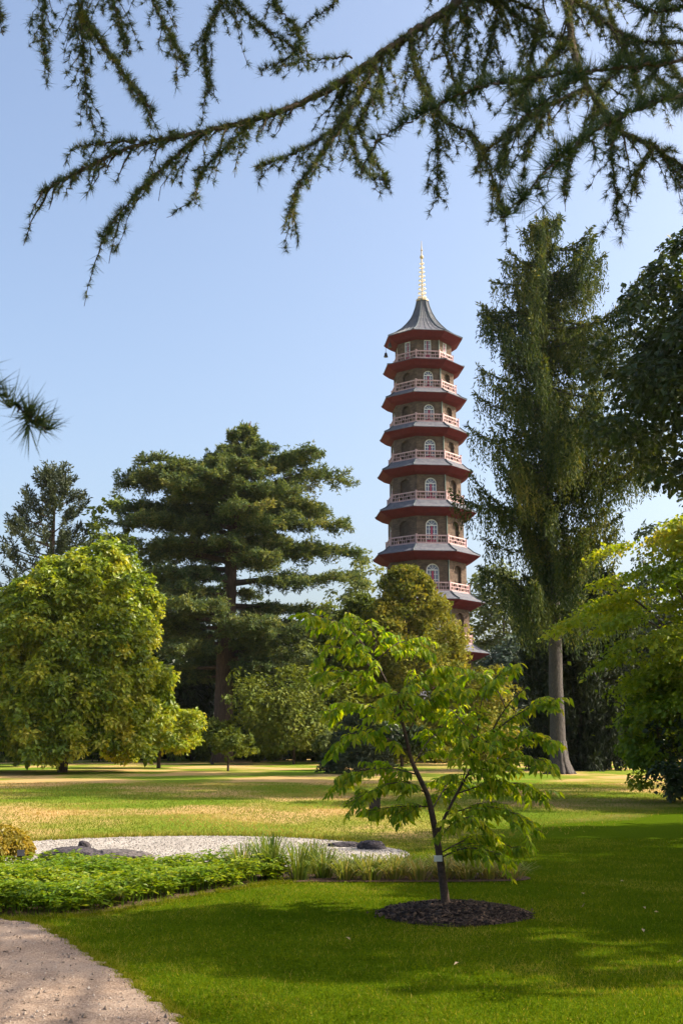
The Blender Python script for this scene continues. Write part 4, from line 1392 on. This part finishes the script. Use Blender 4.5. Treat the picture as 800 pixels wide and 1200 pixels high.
# sprays hanging from a limb above the frame on the left
T5 = [cbase + [0, .1, 7.4], cbase + [-5.5, 1.9, 6.5]]
cedar_branch([(420, -140, 4.3), (240, -70, 4.0), (130, -40, 3.9), (95, 5, 3.8), (115, 45, 3.75), (145, 85, 3.7), (180, 131, 3.65)], .012, .002, start=T5, seed=41, **k_)
cedar_branch([(70, -60, 3.8), (55, -10, 3.75), (50, 40, 3.7), (55, 78, 3.7)], .005, .0015, seed=42, **{**k_, 'tlen': (.04, 0.20)})
cedar_branch([(95, 5, 3.8), (98, 60, 3.75), (103, 137, 3.7)], .005, .0015, seed=43, **{**k_, 'tlen': (.04, 0.20)})
cedar_branch([(180, -60, 3.9), (180, 0, 3.85), (200, 40, 3.8), (218, 82, 3.75)], .006, .0015, seed=44, **{**k_, 'tlen': (.04, 0.20)})
cedar_branch([(125, -50, 3.9), (135, 10, 3.85), (150, 60, 3.8)], .005, .0015, seed=45, **{**k_, 'tlen': (.04, 0.20)})
cedar_branch([(250, -50, 4.0), (258, 0, 3.95), (240, 45, 3.9), (245, 112, 3.85)], .005, .0015, seed=46, **{**k_, 'tlen': (.04, 0.20)})
cedar_branch([(240, -50, 4.0), (280, 5, 3.95), (320, 40, 3.9), (356, 62, 3.85)], .006, .0015, seed=47, **{**k_, 'tlen': (.04, 0.20)})
cedar_branch([(330, -50, 4.0), (320, 0, 3.95), (345, 30, 3.9), (352, 58, 3.85)], .005, .0015, seed=48, **{**k_, 'tlen': (.04, 0.14)})
cedar_branch([(-60, -40, 3.4), (-8, 0, 3.3), (3, 36, 3.3)], .004, .0015, seed=49, **{**k_, 'tlen': (.04, 0.08)})
# nearest spray at the left edge
T6 = [cbase + [0, 0, 5.6], cbase + [-5.5, -.6, 5.4], np.array([-1.9, .6, 4.0])]
cedar_branch([(-160, 330, 1.7), (-70, 410, 1.72), (0, 463, 1.75), (28, 480, 1.76), (54, 508, 1.78)], .004, .0014, start=T6, seed=51, wdens=75, tdens=18, nl=.046, nw=.0028, per=20, needle_tint=.25, tlen=(.015, .06))
# thin sprigs between the boughs
cedar_branch([(345, 62, 3.9), (330, 72, 3.9), (305, 82, 3.88)], .003, .0012, seed=61, **{**k_, 'tlen': (.02, .06), 'wdens': 60})
cedar_branch([(400, -6, 4.0), (384, 10, 4.0), (365, 22, 4.0), (352, 36, 4.0)], .004, .0015, seed=62, **{**k_, 'tlen': (.02, .06), 'wdens': 60})
cedar_branch([(412, 66, 4.05), (360, 72, 4.0), (322, 80, 3.95)], .004, .0012, seed=63, **{**k_, 'tlen': (.02, .08), 'wdens': 60})
# the rest of the crown, above and right of the frame
rng = np.random.default_rng(77)
cr = Acc()
PATH_DAPPLE = [(7.6, 9.5, 7.9), (7.2, 10.1, 7.3), (8.9, 9.3, 8.9)]   # added unseen foliage, placed to throw dapples on the path
for k in range(170 + len(PATH_DAPPLE)):
    z = rng.uniform(4.6, 17)
    an = rng.uniform(0, 6.283)
    R = rng.uniform(1.0, 6.8) * (1 - (z - 4) / 17) + .4
    c = cbase + np.array([math.cos(an) * R, math.sin(an) * R, z])
    if k >= 170:
        c = np.array(PATH_DAPPLE[k - 170])
        z = c[2]
    # crown thinned to let sun onto the near lawn; then lens view kept clear
    if k < 170 and 2 < c[0] < 15 and 4.8 < c[1] < 9 and rng.random() < .55:
        continue
    v = c - [0, 0, EYE]
    if v[1] > .5 and abs(v[0] / v[1]) < .62 and v[2] / v[1] < 1.35:
        continue
    rx = rng.uniform(.7, 1.5)
    n_ = 620
    uv = rng.normal(0, .42, (n_, 2)) * rx
    Q = c + np.column_stack([uv, rng.normal(0, .06, n_) - .1 * (uv ** 2).sum(1)])
    D = nrm(rng.normal(0, 1, (n_, 3)) * [1, 1, .5] + UP * .3)
    cr.leaves(Q, D, rand_dir(n_, rng), .13, .03, np.clip(rng.normal(.4, .2, n_), 0, 1), fold=.1)
    if k % 3 == 0 or k >= 170:
        b = Acc()
        s = cbase + [0, 0, z - .3]
        b.tube([s, (s + c) / 2 + [0, 0, .2], c], [.09, .05, .02], 5)
        b.obj('branch', M['twig'], ced)
cr.obj('crown', M['near_needle'], ced)

# ------------------------------------------------------------------ the young tree
sx0, sy0 = 1.02, 11.25
sap = thing('young_tree', 'slim young tree with drooping bright green leaves in a round mulch bed', 'tree', (sx0, sy0, 0))
rng = np.random.default_rng(91)
sk = lambda l: [at(p[0], p[1], sy0 + p[2]) for p in l]
STEMS = [
    ([(523, 1066, 0), (519, 1035, 0), (515, 1005, 0), (510, 975, 0), (505, 950, 0), (500, 930, 0), (488, 905, 0), (480, 885, 0), (472, 850, -.05), (455, 805, -.1), (436, 770, -.15), (415, 742, -.2)], .039, .006),
    ([(511, 980, 0), (522, 955, .05), (535, 930, .1), (552, 900, .12), (570, 868, .15), (592, 830, .2), (618, 803, .2)], .017, .004),
]
BR = [
    [(500, 930, 0), (478, 918, -.05), (450, 920, -.12), (405, 942, -.2)],
    [(503, 945, 0), (470, 945, .1), (430, 950, .2)],
    [(490, 908, 0), (455, 900, .1), (415, 905, .25), (398, 915, .3)],
    [(478, 880, 0), (445, 862, -.15), (410, 860, -.3), (392, 872, -.35)],
    [(470, 848, 0), (440, 830, .15), (405, 826, .3), (388, 836, .35)],
    [(462, 825, 0), (430, 798, -.1), (395, 786, -.25), (378, 792, -.3)],
    [(450, 798, -.1), (420, 770, -.2), (390, 758, -.3), (376, 768, -.3)],
    [(430, 762, -.15), (405, 735, -.25), (380, 724, -.3), (360, 722, -.35)],
    [(436, 770, -.15), (440, 748, -.1), (425, 728, 0), (408, 722, 0)],
    [(440, 775, -.1), (462, 756, 0), (478, 752, .1), (490, 762, .15)],
    [(462, 825, 0), (485, 795, .1), (512, 782, .2), (530, 790, .3)],
    [(475, 862, 0), (500, 825, -.2), (530, 806, -.3), (556, 812, -.4)],
    [(552, 900, .12), (560, 850, 0), (566, 815, 0), (585, 790, 0), (605, 782, 0)],
    [(575, 860, .15), (605, 838, .1), (635, 822, .1), (652, 820, 0)],
    [(592, 830, .2), (580, 805, .3), (560, 790, .4), (545, 792, .4)],
    [(560, 885, .12), (595, 868, 0), (628, 862, -.1), (650, 872, -.15)],
    [(545, 910, .1), (590, 890, -.1), (625, 888, -.2), (648, 902, -.3)],
    [(535, 930, .1), (575, 918, .2), (612, 920, .3), (638, 935, .35)],
    [(522, 955, .05), (560, 945, -.1), (595, 950, -.25), (618, 966, -.3)],
    [(515, 1000, 0), (545, 985, .1), (580, 985, .2), (612, 1000, .3)],
    [(516, 1005, 0), (540, 995, -.2), (565, 995, -.35), (590, 1004, -.4)],
    [(512, 985, 0), (530, 965, -.3), (545, 958, -.5), (556, 962, -.6)],
    [(540, 920, .1), (548, 890, -.25), (550, 872, -.5), (552, 868, -.65)],
    [(505, 950, 0), (520, 925, .4), (530, 912, .7), (536, 915, .8)],
    [(485, 895, 0), (500, 870, .35), (515, 858, .6), (522, 862, .7)],
    [(560, 870, .12), (540, 845, .4), (528, 832, .6), (520, 836, .7)],
    [(470, 848, 0), (468, 820, -.4), (466, 812, -.6), (466, 815, -.7)],
]
allP, allA = [], []


def leafy(B, dens, out):
    """Leaves in two rows along a twig, hanging."""
    seg = np.linalg.norm(np.diff(B, axis=0), axis=1)
    s = np.concatenate([[0], np.cumsum(seg)])
    n_ = max(3, int(s[-1] * dens))
    t = (np.arange(n_) + rng.random(n_) * .6) / n_ * s[-1]
    P = np.stack([np.interp(t, s, B[:, c_]) for c_ in range(3)], -1)
    tg_ = nrm(B[-1] - B[0])
    sd = nrm(np.cross(tg_, UP))
    sg = np.where(np.arange(n_) % 2, 1, -1)[:, None]
    A = nrm(tg_ * rng.uniform(.2, .7, (n_, 1)) + sd * sg * rng.uniform(.35, .8, (n_, 1)) - UP * rng.uniform(.35, 1.0, (n_, 1)) + rng.normal(0, .12, (n_, 3)))
    allP.append(P)
    allA.append(A)


tr_ = Acc()
l, r0, r1 = STEMS[0]
Q = curve(sk(l), 34)
tr_.tube(Q, np.concatenate([[r0 * 1.35], np.linspace(r0 * 1.05, r1, 33)]), 10, wob=.03)
tr_.obj('trunk', M['bark_young'], sap, smooth=True)
b = Acc()
l, r0, r1 = STEMS[1]
Q = curve(sk(l), 24)
b.tube(Q, np.linspace(r0, r1, 24), 8)
b.obj('branch', M['bark_young'], sap, smooth=True)
leafy(Q[14:], 40, 0)
for br in BR:
    Q = curve(sk(br), 16)
    b = Acc()
    b.tube(Q, np.linspace(.0075, .0022, 16), 5)
    leafy(Q[4:], 38, 0)
    ln = np.linalg.norm(np.diff(Q, axis=0), axis=1).sum()
    for q in range(int(9 + ln * 24)):
        f = rng.uniform(.12, .98)
        p0 = Q[int(f * 15)]
        tg_ = nrm(Q[min(15, int(f * 15) + 1)] - Q[max(0, int(f * 15) - 1)])
        sd = nrm(np.cross(tg_, UP)) * (1 if q % 2 else -1)
        L_ = rng.uniform(.10, .40) * (1.15 - .5 * f)
        d0 = nrm(tg_ * rng.uniform(.3, 1) + sd * rng.uniform(.4, 1.2) + UP * rng.uniform(-.35, .6))
        u = np.linspace(0, 1, 6)
        B = p0 + d0 * (u * L_)[:, None] - UP * (.28 * L_ * u ** 2)[:, None]
        b.tube(B, np.linspace(.0026, .0012, 6), 4)
        leafy(B[1:], 56, 0)
    b.obj('branch', M['bark_young'], sap, smooth=True)
P = np.concatenate(allP)
A = np.concatenate(allA)
lp = at(513, 1006, sy0 - .05)
bare = (np.abs(P[:, 0] - lp[0]) < .13) & (P[:, 2] > lp[2] - .06) & (P[:, 2] < lp[2] + .17)      # the stem is bare round its label
P, A = P[~bare], A[~bare]


def leaf_mesh(seed):
    """A pointed oval leaf, folded along its midrib and curling down to the tip, base at the origin, along +X."""
    r_ = np.random.default_rng(seed)
    a = Acc()
    t = np.array([0, .12, .35, .62, .85, 1.0])
    wd = np.array([0, .30, .5, .40, .18, 0]) * .38
    curl = r_.uniform(.08, .3)
    mid = np.column_stack([t * (1 - curl * .25 * t ** 2), 0 * t, -curl * t ** 2])
    for sg in (-1, 1):
        ed = mid + np.column_stack([0 * t, sg * wd, wd * .45 + r_.normal(0, .01, 6)])
        V = np.vstack([mid, ed])
        T = []
        for k in range(5):
            T += [[k, k + 1, 7 + k], [k, 7 + k, 6 + k]] if sg < 0 else [[k, 7 + k, k + 1], [k, 6 + k, 7 + k]]
        a.add(V, T, r_.random() * .0 + (seed % 8) / 7 * .8 + .1)
    return a


variants = [leaf_mesh(s) for s in range(8)]
vmesh = [v.mesh('leaf', M['young_leaf']) for v in variants]


def leaf_frame(A):
    N_ = nrm(UP * .8 + rng.normal(0, .45, A.shape))
    Y_ = nrm(np.cross(N_, A))
    Z_ = np.cross(A, Y_)
    return np.stack([A, Y_, Z_], -1)


Rm = leaf_frame(A)
size = rng.uniform(.05, .115, len(P))
depth = P[:, 1] - size * 6
order = np.argsort(depth)
vi = rng.integers(0, 8, len(P))
for q in order[:300]:
    o = bpy.data.objects.new('leaf', vmesh[vi[q]])
    C.objects.link(o)
    o.parent = sap
    m4 = np.eye(4)
    m4[:3, :3] = Rm[q] * size[q]
    m4[:3, 3] = P[q] - np.array([sx0, sy0, 0])
    o.matrix_local = Matrix(m4.tolist())
rest = Acc()
VA = [v.arrays() for v in variants]
for q in order[300:]:
    V_, T_, K_, _ = VA[vi[q]]
    rest.add((V_ * size[q]) @ Rm[q].T + P[q], T_, K_)
tag(rest.obj('foliage', M['young_leaf'], sap), kind='stuff')
print('sapling leaves', len(P))

# label on its stem
lab = Acc()
p = at(513, 1006, sy0 - .05)
lab.box((0, 0, 0), .078, .006, .055)
lab.box((0, .012, .0), .02, .02, .012, None, .5, 1)
o = lab.obj('plant_label', [M['tagplate'], M['black']])
o.location = p
o.rotation_euler = (math.radians(-8), 0, math.radians(6))
tag(o, 'small pale plate fixed to the stem of the young tree', 'label')

# ------------------------------------------------------------------ planting bed
rng = np.random.default_rng(95)
gc = Acc()
n_ = 3300
Pp = np.column_stack([rng.uniform(-5.6, -.3, n_ * 3), rng.uniform(11.0, 15.3, n_ * 3)])
cov = smooth_edge([(-5.2, 11.3), (-3.7, 11.15), (-2.9, 11.08), (-2.32, 11.32), (-1.75, 12.24), (-1.02, 13.3), (-.62, 13.85), (-1.2, 14.3), (-2.6, 14.35), (-4.1, 14.0), (-5.4, 13.2)], 50)
Pp = Pp[inside(Pp, cov)][:n_]
for p in Pp:
    h = rng.uniform(.12, .24) * (1 + .25 * math.sin(p[0] * 3.3 + 1.5 * math.sin(p[1] * 2)) * math.sin(p[1] * 4.1))
    pt_ = .12 * math.sin(p[0] * 2.1 + 1) * math.sin(p[1] * 2.7) + rng.normal(0, .1)
    for (zz, m, sp) in ((h, 7, .9), (h * .62, 5, .6)):
        an = rng.random() * 6.28 + np.arange(m) * 6.283 / m + rng.normal(0, .2, m)
        Dr = np.column_stack([np.cos(an), np.sin(an), rng.uniform(-.35, .4, m)])
        c = np.array([p[0], p[1], zz]) + rng.normal(0, .02, 3)
        gc.leaves(np.broadcast_to(c, (m, 3)) + Dr * .008, Dr, UP + rng.normal(0, .25, (m, 3)), rng.uniform(.045, .105, m), rng.uniform(.022, .042, m), np.clip(.42 + pt_ + rng.normal(0, .15, m), 0, 1), fold=.1, mid=.6)
    gc.needles([[p[0], p[1], 0]], [[rng.normal(0, .08), rng.normal(0, .08), 1]], h, .008, .1)
tag(gc.obj('ground_cover', M['cover_leaf']), kind='stuff')


def tuft(x, y, h, n_, spread, tint, seed, label):
    r_ = np.random.default_rng(seed)
    a = Acc()
    for k in range(n_):
        an = r_.random() * 6.283
        d = np.array([math.cos(an), math.sin(an), 0])
        hh = h * r_.uniform(.55, 1.1)
        le = r_.uniform(.15, 1.0) * spread
        p0 = np.array([x, y, 0]) + d * r_.random() * .13
        p1 = p0 + d * le * .35 + UP * hh * .6
        p2 = p0 + d * le * .8 + UP * hh * (.95 - .2 * le)
        p3 = p0 + d * le * 1.25 + UP * hh * (.92 - .75 * le)
        sd = np.array([-d[1], d[0], 0]) * .006
        t = np.clip(tint + r_.normal(0, .2), 0, 1)
        a.add([p0 - sd, p0 + sd, p1 - sd, p1 + sd, p2 - sd * .7, p2 + sd * .7, p3], [[0, 1, 3], [0, 3, 2], [2, 3, 5], [2, 5, 4], [4, 5, 6]], t)
    o = a.obj('grass_tuft', M['tuft_blade'])
    off = Vector((x, y, 0))
    o.data.transform(Matrix.Translation(-off))
    o.location = off
    tag(o, label, 'grass tuft', 'ornamental grass tufts along the bed')


k = 0
for (x, y, h, n_, s, tn) in [(-1.15, 13.85, .50, 150, .30, .35), (-.82, 14.05, .62, 170, .28, .30), (-.5, 13.9, .50, 150, .32, .35), (-.22, 14.1, .42, 130, .34, .4), (-.95, 14.45, .55, 120, .3, .35), (-.35, 14.5, .48, 120, .3, .4)]:
    tuft(x, y, h * .82, n_, s, tn, 500 + k, 'tall upright green grass tuft where the grasses meet the leafy ground cover')
    k += 1
for (x, y, h, n_, s, tn) in [(.05, 13.9, .40, 140, .36, .5), (.33, 13.88, .42, 140, .38, .55), (.6, 13.95, .42, 140, .4, .65), (.9, 13.9, .36, 140, .42, .75), (1.18, 13.98, .40, 130, .42, .75), (1.45, 13.95, .34, 130, .42, .7), (1.72, 14.0, .34, 120, .42, .7), (1.98, 14.0, .28, 100, .4, .75), (.2, 14.3, .40, 110, .36, .5), (.75, 14.35, .38, 110, .36, .65), (1.3, 14.35, .36, 110, .36, .7), (1.85, 14.35, .3, 90, .36, .7)]:
    tuft(x, y, h * .7, n_, s * .85, tn, 500 + k, 'low arching brownish grass tuft in the bed behind the young tree')
    k += 1


def rock(name, label, c, size, seed, mat, group=None):
    r_ = np.random.default_rng(seed)
    import bmesh
    bm = bmesh.new()
    bmesh.ops.create_icosphere(bm, subdivisions=4, radius=1)
    D = rand_dir(16, r_)
    A_ = r_.uniform(-.16, .16, 16)
    K = r_.uniform(2, 8, 16)
    F1 = rand_dir(12, r_)
    for v in bm.verts:
        d = np.array(v.co)
        d = d / np.linalg.norm(d)
        f = 1 + (A_ * np.exp(K * (D @ d - 1))).sum()
        cut = np.min(np.where(F1 @ d > .05, .78 / np.maximum(F1 @ d, .05), 9))      # planar fracture faces
        f = min(f, cut) + r_.normal(0, .028)
        p = d * f * np.array(size)
        p[2] = max(p[2], -size[2] * .3)
        v.co = p
    me = bpy.data.meshes.new(name)
    bm.to_mesh(me)
    bm.free()
    me.materials.append(mat)
    o = bpy.data.objects.new(name, me)
    C.objects.link(o)
    o.location = c
    return tag(o, label, 'rock', group)


rock('rock', 'long low dark rock at the back of the ground cover', (-3.6, 16.0, .06), (.55, .3, .13), 1, M['rock'])
rock('rock', 'small dark stone perched behind the long rock on the gravel', (-3.55, 16.5, .12), (.11, .1, .12), 2, M['rock'])
rock('rock', 'flatter grey brown rock right of the long dark rock', (-2.95, 16.05, .05), (.45, .28, .11), 3, M['rock_pale'])
rock('rock', 'dark rock alone at the right end of the gravel', (.45, 17.7, .02), (.22, .18, .12), 4, M['rock'])
rock('rock', 'low flat dark stone left of the lone rock at the end of the gravel', (.05, 18.1, .01), (.3, .15, .07), 5, M['rock'])

# clipped golden shrub at the left edge
broad_tree('clipped_shrub', 'low rounded golden shrub by the gravel at the left edge', (-4.28, 14.6), .5, .52, (0.0, .52), 'clip_leaf', seed=97, nclump=260, per=90, rc=.085, L=.045, W=.028, tr=.02, limbs=2, cat='shrub', low=-.1, fill=.75, amp=.08)

# little black marker stake in the ground cover
s_ = Acc()
p = np.array([-3.72, 13.9, 0])
s_.bar(p + [0, .03, 0], p + [0, .03, .26], .012)
R = rot_z(.3) @ np.array([[1, 0, 0], [0, math.cos(-.7), -math.sin(-.7)], [0, math.sin(-.7), math.cos(-.7)]])
s_.box(p + [0, .0, .30], .085, .012, .085, R)
tag(s_.obj('plant_marker', M['black']), 'black plant marker on a stake in the ground cover near the golden shrub', 'marker')

# dark box light on the meadow
p = np.array([.74, 26.6, 0])
t = thing('garden_light', 'dark square garden light on the meadow behind the young tree', 'light', p)
a = Acc()
a.box(p + [0, 0, .165], .25, .22, .25)
a.obj('housing', M['black'], t)
a = Acc()
a.box(p + [0, 0, .02], .14, .14, .05)
a.obj('foot', M['black'], t)
a = Acc()
a.box(p + [0, 0, .302], .29, .26, .02)
a.obj('cap', M['black'], t)

# fallen leaves on the lawn
a0 = Acc()
a0.leaves([[-.05, 0, .02]], [[1, 0, .15]], [[0, 0, 1]], .1, .06, .5, fold=.5)
lm = a0.mesh('fallen_leaf', M['dead_leaf'])
a1 = Acc()
a1.leaves([[-.03, 0, .02]], [[1, 0, .1]], [[0, 0, 1]], .05, .03, 1.0, fold=.3)
lm2 = a1.mesh('fallen_leaf', M['dead_leaf'])
for (px, py, big) in [(682, 1067, 1), (682, 1051, 0), (728, 1036, 0), (754, 1068, 0), (768, 1073, 0), (462, 1066, 0), (535, 1135, 0), (752, 1094, 0), (406, 1104, 0), (798, 1132, 0)]:
    q = at(px, py, 1.0) - [0, 0, EYE]
    q = np.array([0, 0, EYE]) + q * (EYE / -q[2])
    o = bpy.data.objects.new('fallen_leaf', lm if big else lm2)
    C.objects.link(o)
    o.location = q + [0, 0, .012]
    o.rotation_euler = (RNG.normal(0, .3), RNG.normal(0, .3), RNG.random() * 6)
    tag(o, 'curled brown dead leaf lying on the shaded lawn right of the mulch bed' if big else 'tiny dry leaf scrap lying on the shaded lawn', 'leaf', None if big else 'dry leaf scraps on the lawn')

# ------------------------------------------------------------------ thin summer haze over the park
hz = Acc()
hz.box((0, 74, 25.5), 190, 172, 53)
mh = bpy.data.materials.new('haze')
mh.use_nodes = True
th_ = mh.node_tree
th_.nodes.remove(th_.nodes['Principled BSDF'])
pv = th_.nodes.new('ShaderNodeVolumePrincipled')
pv.inputs['Color'].default_value = (0.93, 0.95, 1.0, 1)
pv.inputs['Density'].default_value = 0.00008
pv.inputs['Anisotropy'].default_value = 0.2
th_.links.new(pv.outputs[0], th_.nodes['Material Output'].inputs['Volume'])
tag(hz.obj('haze', mh), kind='stuff')
